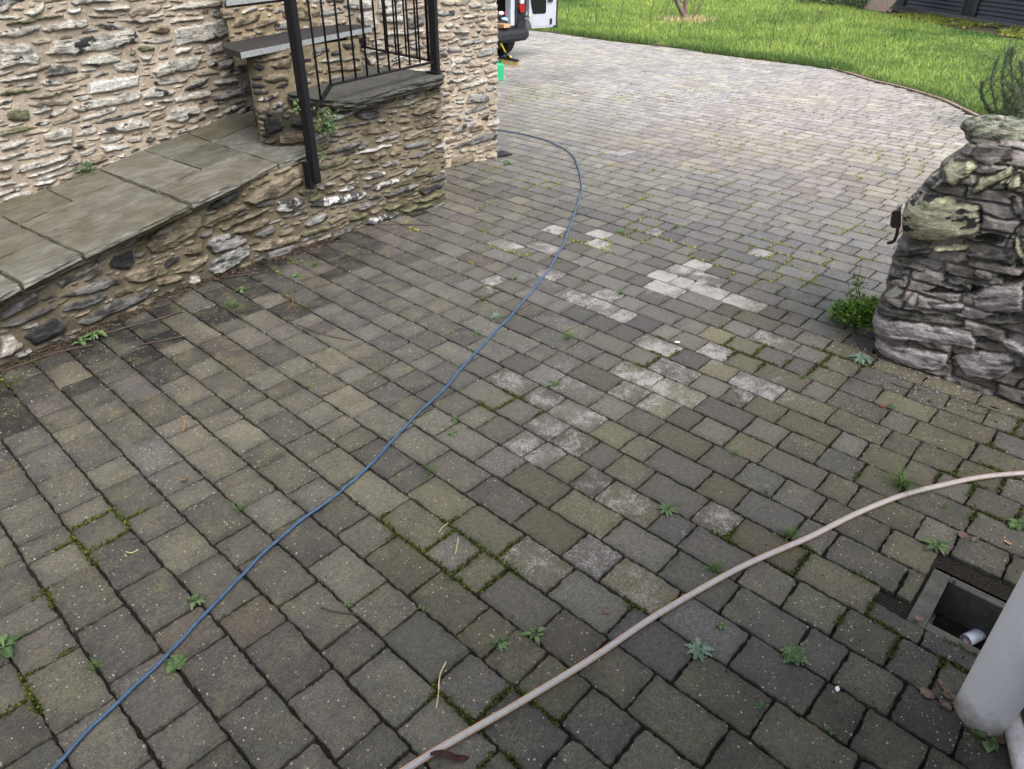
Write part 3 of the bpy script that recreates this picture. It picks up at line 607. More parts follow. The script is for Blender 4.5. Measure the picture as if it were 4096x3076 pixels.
L8 = [('brown',[(965,640),(1000,560),(1200,430),(1320,430),(1340,500),(1250,580),(1080,680),(1000,680)]),('dark',[(710,760),(760,700),(880,670),(890,740),(860,790),(740,780)]),('brown',[(820,840),(870,800),(1000,755),(1050,780),(1030,860),(940,885),(850,880)]),
('dark',[(1080,760),(1110,720),(1190,700),(1180,740),(1100,780)]),('brown',[(1220,690),(1250,650),(1340,630),(1340,680),(1280,700)]),('brown',[(1140,820),(1200,780),(1380,700),(1370,750),(1250,810)]),('quartz',[(1250,880),(1260,835),(1330,840),(1335,880),(1280,905)]),
('grey',[(1370,640),(1380,590),(1500,550),(1640,570),(1640,620),(1420,690)]),('grey',[(1380,790),(1400,740),(1500,680),(1650,630),(1650,700),(1540,790),(1420,830)]),('slate',[(520,1150),(600,1080),(780,1000),(1000,920),(1000,950),(800,1060),(560,1170)]),('slate',[(390,980),(450,950),(640,860),(800,850),(790,890),(560,960)]),
('slate',[(380,880),(480,820),(650,730),(660,750),(560,820),(400,910)]),('brown',[(800,1120),(850,1050),(1000,980),(1090,980),(1110,1040),(1000,1110)]),('dark',[(160,1240),(220,1180),(360,1120),(440,1150),(380,1230),(230,1290)]),('quartz',[(0,1240),(80,1220),(150,1290),(80,1360),(0,1380)]),
('slate',[(0,1080),(100,1010),(240,950),(255,1000),(120,1070),(0,1130)]),('slate',[(0,1170),(150,1100),(380,1030),(300,1090),(120,1160),(20,1180)]),('slate',[(330,1310),(450,1240),(640,1190),(640,1220),(420,1300)]),('dark',[(1360,400),(1480,300),(1590,270),(1580,310),(1450,380)]),
('brown',[(1460,520),(1600,450),(1790,380),(1780,400),(1600,480),(1480,525)]),('brown',[(1520,560),(1560,520),(1700,460),(1800,450),(1780,480),(1650,540)]),('brown',[(1610,340),(1700,280),(1900,150),(1980,120),(2010,220),(1900,290),(1700,360)]),('lich',[(1835,400),(1840,340),(1920,310),(2020,320),(2000,370),(1900,415)]),
('brown',[(1680,660),(1800,590),(1990,570),(1980,600),(1760,670)]),('slate',[(1680,740),(1780,670),(1980,620),(1970,660),(1780,730)])]
lay(W3, L8, T8, 'slate', .026)
L9 = [('lich',[(710,1500),(820,1460),(1100,1410),(1140,1420),(1120,1460),(850,1520),(720,1520)]),('lich',[(1170,1400),(1230,1350),(1380,1310),(1370,1330),(1230,1405)]),[(1250,1440),(1400,1380),(1540,1340),(1500,1380),(1290,1455)],('lich',[(1110,1320),(1180,1290),(1270,1265),(1260,1290),(1150,1330)]),
('grey',[(770,1390),(850,1350),(910,1335),(890,1360),(800,1395)]),('lich',[(920,1410),(1000,1370),(1080,1340),(1060,1370),(960,1410)]),('grey',[(1020,1540),(1100,1500),(1210,1480),(1210,1510),(1100,1550)]),('lich',[(1120,1650),(1160,1610),(1300,1570),(1370,1565),(1350,1590),(1180,1659)]),
[(830,1130),(930,1080),(1100,1030),(1110,1050),(1000,1100),(850,1145)],('white',[(1045,1135),(1150,1095),(1330,1060),(1320,1075),(1150,1120)]),('grey',[(1200,1040),(1300,1005),(1380,990),(1370,1010),(1230,1050)]),('brown',[(1305,1140),(1330,1090),(1390,1080),(1385,1130),(1330,1155)]),[(1400,1070),(1480,1050),(1590,1030),(1590,1065),(1420,1105)],
('brown',[(1150,1160),(1200,1130),(1280,1120),(1270,1150),(1170,1180)]),('grey',[(1245,1220),(1290,1190),(1370,1180),(1360,1210),(1260,1235)]),[(1530,1190),(1600,1160),(1720,1150),(1720,1190),(1570,1230)],[(1440,1165),(1500,1130),(1640,1100),(1640,1120),(1480,1170)],('grey',[(1470,990),(1550,960),(1690,940),(1700,970),(1560,1000)]),
('grey',[(1390,960),(1500,930),(1680,890),(1710,890),(1700,920),(1500,960)]),[(1320,880),(1420,860),(1715,830),(1715,850),(1500,880),(1340,915)],('grey',[(1250,800),(1360,770),(1500,740),(1490,760),(1350,790)]),('grey',[(1640,690),(1660,660),(1710,650),(1715,730),(1660,740)]),('grey',[(1210,880),(1280,865),(1280,895),(1220,900)]),
[(900,940),(1000,910),(1180,890),(1150,915),(950,945)],[(1630,1040),(1690,1000),(1715,1020),(1700,1050),(1640,1060)],('grey',[(1400,1290),(1450,1250),(1510,1230),(1490,1270),(1420,1310)]),[(1560,1320),(1640,1290),(1715,1290),(1700,1310),(1590,1340)],('dark',[(1510,1410),(1560,1380),(1700,1350),(1690,1380),(1560,1430)]),
('green',[(1460,1480),(1560,1460),(1700,1400),(1710,1430),(1560,1490)]),('green',[(1260,1540),(1330,1500),(1450,1480),(1400,1510),(1290,1555)]),('green',[(1390,1560),(1480,1520),(1650,1490),(1640,1510),(1450,1565)])]
lay(W3, L9, T2, 'slate', .026)
W3.fill([(.26, .05, 900, .022), (.16, .032, 3000, .018), (.09, .02, 4000, .012), (.05, .013, 3000, .008)], .04, 18, (3.2, W3.cum[-1]-.05, 0, .88), types=('slate', 'brown', 'slate', 'green', 'grey', 'brown'))
W3.fill([(.3, .09, 300, .022), (.12, .04, 600, .015)], .04, 19, (.1, 3.3, 0, .5), types=('slate', 'brown'))
W3.C[..., :] = W3.C*(1-.25*sst(.5, .75, fbm(W3.SS*1.5, W3.ZZ*3, 80))[..., None])
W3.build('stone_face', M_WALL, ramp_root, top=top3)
b = MB()                                   # rubble core behind the faces, seen only from other sides
b.prism([(x, y+.06) for x, y in BASE[1:7]]+[(2.40, 4.5), (2.30, 5.2), (1.9, 5.0), (.6, 4.6)], 0, .34)
b.build('core', M_MORT, ramp_root)
# ---- unseen house added behind the camera, by the pipes, to shade the foreground
nh = empty('added_shade_house', (-1, -1.0, 0), 'unseen rendered house wall added below the frame, behind the white pipes, to shade the foreground', 'house')
M_REND = plain('grey_render', (.62, .61, .59), .9, var=.15, sc=6, bump=.004)
b = MB(); b.box((-1.1, -3.5, 1.6), (6.6, 5.0, 3.2)); b.build('wall', M_REND, nh)
b = MB(); b.add([(-4.6, -6.1, 3.15), (2.4, -6.1, 3.15), (2.4, -.75, 3.15), (-4.6, -.75, 3.15), (-4.6, -3.3, 5.2), (2.4, -3.3, 5.2)], [(0, 1, 5, 4), (2, 3, 4, 5), (0, 4, 3), (1, 2, 5), (0, 3, 2, 1)]); b.build('roof', plain('roof_slate', (.06, .06, .07), .7), nh)
b = MB(); b.box((-.9, -.98, 1.1), (.95, .06, 2.1)); b.build('door', plain('door_paint', (.5, .5, .5), .5), nh)
# ---- flags
def slab(name, poly, ztop, thick, amp, mat, parent, col, seed=0, step=.03, rings=4, edge_k=1., lam=.5):
    P = [np.array(p, float) for p in poly]; o = []
    for a, b_ in zip(P, P[1:]+P[:1]):
        n = max(1, int(np.hypot(*(b_-a))/step)); o += [a+(b_-a)*i/n for i in range(n)]
    o = np.array(o); n = len(o); d = np.roll(o, -1, 0)-np.roll(o, 1, 0); d /= np.hypot(d[:, 0], d[:, 1])[:, None]+1e-9
    ar = sum(o[i, 0]*o[(i+1) % n, 1]-o[(i+1) % n, 0]*o[i, 1] for i in range(n))
    N = np.stack([d[:, 1], -d[:, 0]], 1)*(1 if ar > 0 else -1)
    s_ = np.arange(n)*step; vs = []; cs = []
    zt = ztop(o[:, 0], o[:, 1]) if callable(ztop) else np.full(n, ztop)
    for r_ in range(rings+1):
        t = r_/rings; f = amp*(fbm(s_*13, np.full(n, r_*(3.1 if rings < 6 else .33)), seed, 5)-.6)*2.2+amp*lam*(vn(np.full(n, r_*(5.3 if rings < 6 else .9)), s_*7, seed+4)-.5)-(.03*max(0, t-.5)*2 if rings > 6 else 0)
        if r_ == 0: f = f*.6-.3*amp
        q = o+N*f[:, None]*edge_k; vs.append(np.column_stack([q, zt-thick*t])); 
        cc = np.tile(np.array(col)*(1.0 if r_ == 0 else 1.1), (n, 1))*(1+.9*(fbm(s_*11, np.full(n, r_*.6), seed+7)-.5))[:, None] if r_ else np.tile(np.array(col), (n, 1)); cs.append(cc)
    if ar < 0: pass
    fs = [(r_*n+i, (r_+1)*n+i, (r_+1)*n+(i+1) % n, r_*n+(i+1) % n) for r_ in range(rings) for i in range(n)]
    top = tuple(range(n)); bot = tuple(rings*n+i for i in reversed(range(n)))
    if ar < 0: fs = [tuple(reversed(f_)) for f_ in fs]; top = tuple(reversed(top)); bot = tuple(reversed(bot))
    ob = mesh(name, np.concatenate(vs), fs+[top, bot], mat, parent, cols=np.concatenate(cs))
    return ob
ramp = empty('flagstone_ramp', (1.5, 4.5, float(rampz(1.5))), 'sloping walkway of damp grey-green sandstone flags along the foot of the house wall', 'walkway')
FL = [([(0,1033),(187,955),(325,1014),(90,1133),(0,1082),(-120,1030),(-260,1080)], (.15,.155,.14)),([(-60,910),(0,862),(72,898),(187,955),(0,1033),(-200,970)], (.125,.12,.10)),
([(-200,1100),(-120,1040),(0,1090),(80,1135),(-100,1240),(-260,1230)], (.16,.165,.15)),([(72,898),(289,805),(487,718),(752,819),(335,1016)], (.15,.152,.135)),([(-130,850),(0,812),(187,757),(289,805),(72,898),(0,862),(-60,880)], (.12,.12,.09)),
([(187,757),(392,675),(487,718),(289,805)], (.135,.13,.105)),([(392,675),(567,599),(806,677),(624,761)], (.16,.16,.145)),([(624,761),(806,677),(975,610),(1113,652),(765,815)], (.15,.148,.135)),([(567,599),(746,532),(846,568),(681,637)], (.13,.135,.12)),
([(681,637),(846,568),(975,610),(806,677)], (.10,.102,.09)),([(746,532),(944,450),(1090,470),(1002,503),(846,568)], (.125,.125,.10)),([(846,568),(1002,503),(1224,575),(1251,597),(1116,656),(975,610)], (.15,.16,.15)),([(1002,503),(1090,465),(1190,440),(1362,540),(1312,568),(1262,553),(1224,575)], (.10,.105,.08))]
for i, (pl, cc) in enumerate(FL):
    q = [onramp(*a) for a in pl]; c_ = np.mean(q, 0)
    q = [c_+(a-c_)*(1-.006/max(.05, np.hypot(*(a-c_)[:2]))) for a in q]
    slab('flagstone', [a[:2] for a in q], lambda x, y: rampz(x), .032, .009, M_FLAG, ramp, cc, seed=100+i, step=.02, rings=3)
b = MB(); q = [onramp(*a)[:2] for a in [(-250,1225),(72,1128),(325,1010),(752,812),(1113,648),(1250,590),(1345,535),(1090,455),(944,446),(18,800),(-200,860)]]
q = [np.array(a)+.02*(np.mean(q, 0)-np.array(a)) for a in q]
vt = [(a[0], a[1], float(rampz(a[0]))-.02) for a in q]; vb = [(a[0], a[1], float(rampz(a[0]))-.06) for a in q]; n = len(q)
b.add(vt+vb, [tuple(range(n)), tuple(range(2*n-1, n-1, -1))]+[(i, (i+1) % n, n+(i+1) % n, n+i) for i in range(n)])
b.build('mortar_bed', plain('dark_joint', (.045, .042, .025), .9, var=.5), ramp)
# ---- steps: natural slab landing, risers, sawn slate treads
steps = empty('entrance_steps', (2.9, 4.5, .6), 'stone entrance steps with dark slate treads above a rough slate landing', 'steps')
zs_ = lambda px: .90+.07*min(1, max(0, (px-1100)/675))
SP = [G(a, b_, zs_(a))[:2] for a, b_ in [(1040,352),(1062,358),(1110,366),(1160,376),(1250,388),(1330,394),(1420,384),(1500,366),(1600,338),(1700,317),(1780,302),(1775,293),(1600,284),(1500,278),(1447,270),(1250,300),(1056,330)]]
slab('landing_slab', SP, lambda x, y: .90+.07*np.clip((x-2.62)/1.04, 0, 1)+.010*(vn(x*5, y*5, 3)-.5), .075, .020, M_WALL, steps, (.075, .075, .065, .55), seed=300, step=.009, rings=14, lam=.7)
b = MB(); b.prism([(2.66, 4.44), (3.55, 4.30), (3.66, 4.22), (3.42, 4.64), (3.42, 5.15), (3.12, 5.44), (2.66, 4.70)], .3, .80); b.build('core', M_MORT, steps)
WR = Wall([(2.44, 4.56), (2.46, 4.53), (2.50, 4.525), (3.39, 4.66), (3.415, 4.68), (3.46, 5.3)], .60, 1.175, .0075); WR.mortar((.20, .165, .105), .010, 71)
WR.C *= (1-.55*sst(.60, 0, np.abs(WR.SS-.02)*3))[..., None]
lay(WR, [('brown',[(370,590),(400,555),(560,540),(570,580),(450,610)]),('dark',[(290,500),(330,480),(400,490),(350,525)]),('brown',[(420,490),(480,440),(580,430),(580,490),(470,510)]),('grey',[(770,460),(830,440),(930,425),(940,450),(850,470)]),('slate',[(940,440),(1080,415),(1080,440),(970,450)]),('brown',[(810,540),(850,500),(1090,475),(1090,510),(950,525)]),('brown',[(680,520),(700,470),(745,470),(750,540),(700,560)]),('brown',[(740,410),(800,350),(1090,300),(1090,370),(900,400)]),('brown',[(290,430),(560,385),(560,420),(320,460)])], T2, 'brown', .02)
WR.fill([(.16, .045, 400, .018), (.09, .03, 900, .014)], .0, 28, (.02, WR.cum[-1]-.02, .62, 1.16), types=('brown', 'slate', 'grey', 'dark'))
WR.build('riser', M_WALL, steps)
WL = Wall([(2.94, 5.46), (2.45, 4.55), (2.50, 4.42), (2.60, 4.30), (2.75, 4.25)], .50, .83, .0065); WL.mortar((.07, .06, .045), .02, 171, .5)
WL.fill([(.22, .09, 600, .035), (.12, .05, 900, .025), (.07, .025, 900, .015)], .0, 128, (.5, WL.cum[-1]-.02, .52, .88), types=('slate', 'dark', 'brown'))
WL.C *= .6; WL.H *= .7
WL.build('support_stones', M_WALL, steps)
# left tip seen overhanging the wall corner
def tread(pxs, z, th, seed):
    q = [G(a, b_, z)[:2] for a, b_ in pxs]
    t_ = MB(); t_.prism(q, z-th, z); o = t_.build('tread', M_SLATE, steps, bevel=.002)
    return q
tq = tread([(960,209),(1487,106),(1478,100),(1390,97),(1332,90),(922,166),(894,188)], 1.205, .036, 1)
def edgestrip(a, b_, z, th, nrm=.002):
    a = np.array(a); b2 = np.array(b_); d = b2-a; d /= np.hypot(*d); nn = np.array([d[1], -d[0]])*nrm
    s = MB(); s.add([(*(a+nn), z-th), (*(b2+nn), z-th), (*(b2+nn), z-.001), (*(a+nn), z-.001)], [(0, 1, 2, 3)]); return s
edgestrip(tq[0], tq[1], 1.205, .036).build('tread_edge', M_SLEDGE, steps)
edgestrip(tq[6], tq[0], 1.205, .036).build('tread_edge', M_SLATE, steps)
r2a = np.array(G(922, 168, 1.205)[:2]); r2b = np.array(G(1335, 92, 1.205)[:2])
WS = Wall([tuple(r2a*1.12), tuple(r2a), tuple(r2b), tuple(r2b+np.array([.05, .4]))], 1.16, 1.40, .0075); WS.mortar((.27, .215, .135), .008, 81)
WS.fill([(.28, .07, 300, .02), (.16, .035, 700, .014), (.08, .02, 900, .01)], .0, 29, (.1, WS.cum[-1]-.05, 1.17, 1.39), types=('brown', 'grey', 'brown', 'pale'))
WS.build('riser', M_WALL, steps)
dn = (r2b-r2a)/np.hypot(*(r2b-r2a)); nn = np.array([-dn[1], dn[0]])
tl_ = np.array(G(906, 24, 1.395)[:2]); tr_ = tl_+dn*1.3; q2 = [tl_, tr_, tr_+nn*.3, tl_*1.09]
t_ = MB(); t_.prism(q2, 1.395, 1.431); t_.build('tread', M_SLATE, steps, bevel=.002)
edgestrip(q2[0], q2[1], 1.431, .036).build('tread_edge', M_SLEDGE, steps)
q3 = [r2a*1.07, r2b+nn*.28, r2b+nn*1.3, r2a*1.3]; b = MB(); b.prism(q3, 1.0, 1.62); b.build('upper_riser', M_MORT, steps)
# ---- railing
rail = empty('iron_railing', (2.505, 4.05, .46), 'black iron railing with square posts and round bars guarding the stone landing', 'railing')
def post(px0, py0, x, y, z0, z1, wdt):
    pass
# outer post: find plan point from its foot, keep it vertical
pf = G(1262, 722, .465); ptop = 2.05
b = MB(); b.box((pf[0], pf[1], (.465+ptop)/2), (.052, .052, ptop-.465), rz=R(12)); b.build('post', M_IRON, rail, bevel=.002)
b = MB(); b.box((pf[0]-.012, pf[1]-.030, (.64+ptop)/2), (.010, .008, ptop-.64), rz=R(12)); b.build('post_fillet', M_IRON, rail)
b = MB(); b.box((pf[0]+.024, pf[1]+.042, .535), (.075, .03, .21), rz=R(12)); b.box((pf[0]-.035, pf[1]+.02, .50), (.03, .05, .17), rz=R(12)); b.build('fixing_plate', M_IRON, rail, bevel=.002)
M_BOLT = plain('galvanised_bolt', (.4, .4, .42), .4, metal=.8)
for zb in (.49, .585):
    b = MB(); b.tube([(pf[0]+.045, pf[1]-.0, zb), (pf[0]+.047, pf[1]-.014, zb)], .008, 6); b.build('bolt', M_BOLT, rail)
pc = (3.665, 4.135)
b = MB(); b.box((pc[0], pc[1], (.985+ptop)/2), (.052, .052, ptop-.985), rz=R(25)); b.build('post', M_IRON, rail, bevel=.002)
b = MB(); b.box((pc[0], pc[1], .982), (.105, .105, .010), rz=R(12)); b.build('base_plate', M_IRON, rail, bevel=.002)
zr = 1.05
ra = np.array(hitplane(1324, 339, (pf[0], pf[1], 0), np.array([-(pc[1]-pf[1]), pc[0]-pf[0], 0])))
rc_ = np.array([pc[0], pc[1], zr]); 
b = MB(); b.bar(tuple(ra), (pc[0]-.03, pc[1]-.008, zr), .036, .010); b.build('bottom_rail', M_IRON, rail)
rbr = hitplane(1222, 500, (pf[0], pf[1], 0), np.array([-(pc[1]-pf[1]), pc[0]-pf[0], 0]))
b = MB(); b.bar(tuple(ra), tuple(rbr), .036, .010); b.build('brace', M_IRON, rail)
b = MB(); b.bar((pf[0], pf[1], 2.02), (pc[0], pc[1], 2.02), .045, .014); b.build('top_rail', M_IRON, rail)
# bars of the front panel: feet read on the rail
dirp = np.array([pc[0]-pf[0], pc[1]-pf[1]]); nrm = np.array([-dirp[1], dirp[0], 0])
def crop3(x, y): return (1400+x*.3676, y*.3676)
feet = [(1285, 416), (1323.5, 338), (1373.5, 326)]+[crop3(*a) for a in [(65,860),(190,830),(312,800),(430,768),(542,740),(652,712),(762,685),(862,655)]]
for a in feet:
    h = hitplane(a[0], a[1], (pf[0], pf[1], 0), nrm)
    b = MB(); b.tube([(h[0], h[1], h[2]), (h[0], h[1], 2.02)], .0068, 8); b.build('bar', M_IRON, rail, smooth=True)
# return panel back to the wall
re = np.array(G(1440, 184, zr)); 
b = MB(); b.bar((pc[0], pc[1]+.02, zr), tuple(re), .036, .010); b.build('bottom_rail', M_IRON, rail)
b = MB(); b.bar((pc[0], pc[1]+.02, 2.02), (re[0], re[1], 2.02), .045, .014); b.build('top_rail', M_IRON, rail)
b = MB(); b.box((re[0], re[1], zr+.02), (.05, .05, .07)); b.build('wall_bracket', M_IRON, rail)
nr2 = np.array([-(re[1]-pc[1]), re[0]-pc[0], 0])
for a in [(172,500),(390,525),(500,545),(612,570),(728,588),(848,610)]:
    h = hitplane(*crop3(*a), (pc[0], pc[1], 0), nr2)
    b = MB(); b.tube([(h[0], h[1], zr), (h[0], h[1], 2.02)], .0068, 8); b.build('bar', M_IRON, rail, smooth=True)
# ------------------------------------------------------------------ rubble wall end on the right
bw = empty('boulder_wall', (3.7, .4, 0), 'end of a weathered rubble wall with big lichened boulders, rising at the right beside the leafy bush', 'wall')
LEAN = .10
W4 = Wall([(3.63, .95), (3.63, -.05), (3.66, -1.6)], -.03, 1.12, .0055, fine=(0, 1.5)); 
# the hit() works on the upright face; shift by the lean
n4 = np.array([-1, 0, LEAN*-1.0])
def hit4(px, py):
    q = hitplane(px, py, (3.63, 0, 0), np.array([1, 0, -LEAN*1.0])); return (.95-q[1], q[2])
W4.hit = hit4
W4.mortar((.24, .23, .215), .02, 91, .5)
zl = W4.ZZ*17+1.1*fbm(W4.SS*2.5, W4.ZZ*2.5, 191)+.5*fbm(W4.SS*9, W4.ZZ*9, 192); Ly = np.floor(zl); fz = zl-Ly
cl_ = W4.SS*(3.2+2.5*_hash(Ly, Ly*0, 7))+9*_hash(Ly, Ly*0+3, 8)+.5*fbm(W4.SS*10, W4.ZZ*10, 193); Cy = np.floor(cl_); fc_ = cl_-Cy
hc = _hash(Cy, Ly, 194); gapm = np.minimum(sst(0, .13, fz)*sst(0, .10, 1-fz), sst(0, .05, fc_)*sst(0, .05, 1-fc_))
W4.H += (.010+.036*hc)*gapm+.016*(hc-.5)*(fz-.5)*gapm-.004*(1-gapm)
hc2 = _hash(Cy, Ly, 195)[..., None]; W4.C = W4.C*(.6+.6*hc2)*(1-.15*(1-gapm[..., None])); W4.A = gapm*.7
lil = sst(.45, .62, fbm(W4.SS*9, W4.ZZ*14, 95))[..., None]; W4.C = W4.C*(1-.6*lil)+np.array((.46, .44, .47))*.6*lil
B6 = [('boulder',[(480,640),(520,560),(650,520),(760,530),(930,560),(955,640),(940,730),(800,770),(640,785),(500,760)]),('boulder',[(880,500),(920,420),(1110,360),(1120,400),(1000,470),(900,520)]),('boulder',[(1060,430),(1170,370),(1171,480),(1080,490)]),('boulder',[(700,380),(760,330),(880,330),(940,360),(880,400),(800,480),(740,430)]),
('white',[(630,425),(690,400),(655,440)]),('white',[(660,490),(700,440),(730,450),(700,480)]),('slate',[(860,300),(920,235),(1110,250),(1110,330),(990,370),(900,330)]),('slate',[(430,830),(600,790),(680,830),(560,870),(430,870)]),('slate',[(430,900),(520,880),(640,920),(640,945),(460,930)]),('slate',[(400,960),(480,930),(520,990),(420,1000)]),
('slate',[(830,840),(1000,820),(1110,870),(1110,915),(900,870)]),('dark',[(630,1045),(720,1030),(880,1035),(850,1060),(700,1065)]),('slate',[(345,1150),(400,1110),(560,1160),(860,1200),(860,1250),(500,1210),(350,1190)]),('lilac',[(310,1240),(330,1195),(600,1220),(900,1270),(900,1370),(600,1330),(320,1300)]),
('lilac',[(325,1370),(340,1320),(600,1370),(760,1400),(740,1490),(600,1480),(420,1430)]),('lilac',[(790,1430),(830,1390),(1100,1390),(1120,1480),(1000,1540),(850,1520)]),('lilac',[(880,1080),(1000,1020),(1171,1000),(1171,1170),(950,1170)]),('lilac',[(650,1110),(860,1110),(840,1170),(690,1160)]),
('slate',[(1100,520),(1171,510),(1171,650),(1120,600)]),('boulder',[(1130,760),(1171,700),(1171,900),(1130,860)]),('slate',[(900,1200),(1171,1190),(1171,1240),(940,1230)]),('boulder',[(640,800),(700,790),(900,790),(880,830),(700,840)]),('white',[(400,1080),(470,1010),(520,1050),(440,1110)]),('lilac',[(520,1130),(560,1050),(620,1060),(570,1140)])]
for it in B6:
    typ, pts = it; q = [hit4(*a) for a in pz(0, pts, T6)]
    W4.stone(q, {'boulder': .080, 'lilac': .045, 'slate': .040}.get(typ, .032), typ, edge={'boulder': .035, 'lilac': .012}.get(typ, .010), rough=.009)
W4.fill([(.26, .05, 120, .06), (.14, .03, 150, .05)], -.05, 38, (.02, 1.5, 0, 1.1), types=('slate', 'lilac', 'slate', 'grey'))
W4.fill([(.3, .10, 300, .04)], 0, 39, (1.3, 2.6, 0, 1.1), types=('slate', 'lilac', 'boulder'))
gaps = sst(.66, .72, fbm(W4.SS*4, W4.ZZ*13, 97)); W4.H -= .05*gaps*(~W4.occ); W4.C *= (1-.55*gaps*(~W4.occ))[..., None]
OUT = [(905,215),(870,225),(800,300),(720,335),(640,420),(575,490),(550,530),(500,565),(480,640),(475,740),(450,800),(430,870),(400,960),(385,1050),(345,1140),(322,1200),(310,1250),(325,1300),(318,1370),(345,1420),(400,1470)]
osz = [hit4(*a) for a in pz(0, OUT, T6)]
tp = hit4(*pz(0, [(1110, 225)], T6)[0])
OUTP = osz+[(osz[-1][0]+.02, -.1), (2.7, -.1), (2.7, tp[1]-.02), (tp[0]+.5, tp[1]-.03), tp]
dmin = np.full(W4.SS.shape, 1e9)
jx = W4.SS+.012*(fbm(W4.SS*12, W4.ZZ*25, 99)-.5)*2; jz = W4.ZZ
Q = np.array(OUTP)
for a in range(len(Q)):
    p, q = Q[a], Q[(a+1) % len(Q)]; e = q-p
    if p[1] <= -.09 or q[1] <= -.09: continue
    t = np.clip(((jx-p[0])*e[0]+(jz-p[1])*e[1])/(e@e+1e-12), 0, 1); dmin = np.minimum(dmin, np.hypot(jx-p[0]-t*e[0], jz-p[1]-t*e[1]))
ins = inpoly(jx, jz, [tuple(q) for q in Q]); Rr = .10
cl = np.clip(dmin/Rr, 0, 1); W4.C = np.clip(W4.C*np.array([1.12, 1.07, .98]), 0, .75)*(.78+.5*fbm(W4.SS*5, W4.ZZ*5, 196))[..., None]; W4.A = np.minimum(W4.A, .8); W4.H = W4.H*(.45+.55*cl)-.07*(1-np.sqrt(np.clip(1-(1-cl)**2, 0, 1)))
W4.ins = ins
def build4():
    xy = W4.xy(W4.S); h = W4.H; X = xy[None, :, 0]-h+LEAN*W4.ZZ*1.0; Y = np.broadcast_to(xy[None, :, 1], X.shape)
    V_ = np.stack([X, Y, W4.ZZ], -1); m_, n_ = X.shape; idx = np.arange(m_*n_).reshape(m_, n_)
    Fq = np.stack([idx[:-1, :-1], idx[:-1, 1:], idx[1:, 1:], idx[1:, :-1]], -1); kp = ins[:-1, :-1]
    # back: mirrored, coarser look but closed mass
    Vb = V_.copy(); Vb[..., 0] = 3.63+.62+W4.H*.8-.12*W4.ZZ
    Fb = Fq[..., ::-1]+m_*n_
    # rim joining front and back where the mask ends
    rim = []
    ks = np.pad(kp, 1)
    for dj, di, e in ((-1, 0, ((0, 0), (0, 1))), (1, 0, ((1, 1), (1, 0))), (0, -1, ((1, 0), (0, 0))), (0, 1, ((0, 1), (1, 1)))):
        ed = kp & ~ks[1+dj:1+dj+kp.shape[0], 1+di:1+di+kp.shape[1]]
        jj, ii = np.nonzero(ed); a = idx[jj+e[0][0], ii+e[0][1]]; b2 = idx[jj+e[1][0], ii+e[1][1]]
        # three spans so the rim bulges like rubble
        rim.append(np.stack([b2, a, a+m_*n_, b2+m_*n_], -1))
    Fall = np.concatenate([Fq[kp], Fb[kp]]+rim)
    Cc = np.concatenate([np.concatenate([W4.C, W4.A[..., None]], -1).reshape(-1, 4)]*2)
    return mesh('rubble_face', np.concatenate([V_.reshape(-1, 3), Vb.reshape(-1, 3)]), Fall, M_WALL, bw, cols=Cc)
build4()
def boulder(name, c, rad, rz, seed, parent, typ='boulder', n=40, rx=0):
    th = np.linspace(0, math.pi, n); ph = np.linspace(0, 2*math.pi, 2*n, endpoint=False); T, Ph = np.meshgrid(th, ph, indexing='ij')
    x, y, z = np.sin(T)*np.cos(Ph), np.sin(T)*np.sin(Ph), np.cos(T)
    g = 1+.16*(fbm(x*1.6+5, y*1.6+z*1.3+5, seed)-.5)*2+.025*(fbm(x*9+5, y*9+z*7+3, seed+3)-.5)
    P = np.stack([x*rad[0]*g, y*rad[1]*g, z*rad[2]*g], -1).reshape(-1, 3)
    Mx = np.array((Matrix.Rotation(rz, 3, 'Z') @ Matrix.Rotation(rx, 3, 'Y'))); P = P@Mx.T+np.array(c)
    d_, l_, _ = TYP[typ]; f = sst(.4, .62, fbm(x*5+9, y*5+z*4+2, seed+7)); dk = fbm(x*8+3, y*8+z*6, seed+11) > .66
    C_ = (np.array(d_)+(np.array(l_)-np.array(d_))*f[..., None])
    C_[dk] = (.05, .052, .055); C_ = C_.reshape(-1, 3)
    k2 = 2*n; idx = np.arange(n*k2).reshape(n, k2); nx_ = np.roll(idx, -1, 1)
    Fq = np.stack([idx[:-1], idx[1:], nx_[1:], nx_[:-1]], -1).reshape(-1, 4)
    return mesh(name, P, Fq, M_WALL, parent, cols=C_, smooth=True)
bt = hitplane(3982, 535, (3.63+.1+.06, 0, 0), np.array([1, 0, 0]))
boulder('cap_stone', (bt[0]+.10, bt[1], bt[2]-.01), (.12, .155, .068), 0, 401, bw)
# rusty gate hook on the wall end
hk = empty('rusty_bracket', (3.7, .82, .6), 'rusty iron gate bracket fixed to the end of the boulder wall', 'bracket')
hp = lambda x, y: hitplane(x, y, (3.78, 0, 0), np.array([1, 0, 0]))
P4 = [hp(*a) for a in pz(0, [(428,690),(440,620),(450,612),(486,618),(486,700),(476,712),(440,708)], T6)]
b = MB(); n = len(P4); b.add([tuple(p) for p in P4]+[(p[0]+.012, p[1], p[2]) for p in P4], [tuple(range(n)), tuple(range(2*n-1, n-1, -1))]+[(i, (i+1) % n, n+(i+1) % n, n+i) for i in range(n)]); b.build('plate', M_RUST, hk)
b = MB(); b.tube([tuple(hp(*a)) for a in pz(0, [(472,705),(468,740),(455,775),(442,788),(415,792)], T6)], .008, 6); b.build('hook', M_RUST, hk, smooth=True)
b = MB(); b.tube([tuple(hp(*a)) for a in pz(0, [(476,615),(480,590),(490,575)], T6)], .010, 6); b.build('bolt', M_BOLT, hk, smooth=True)
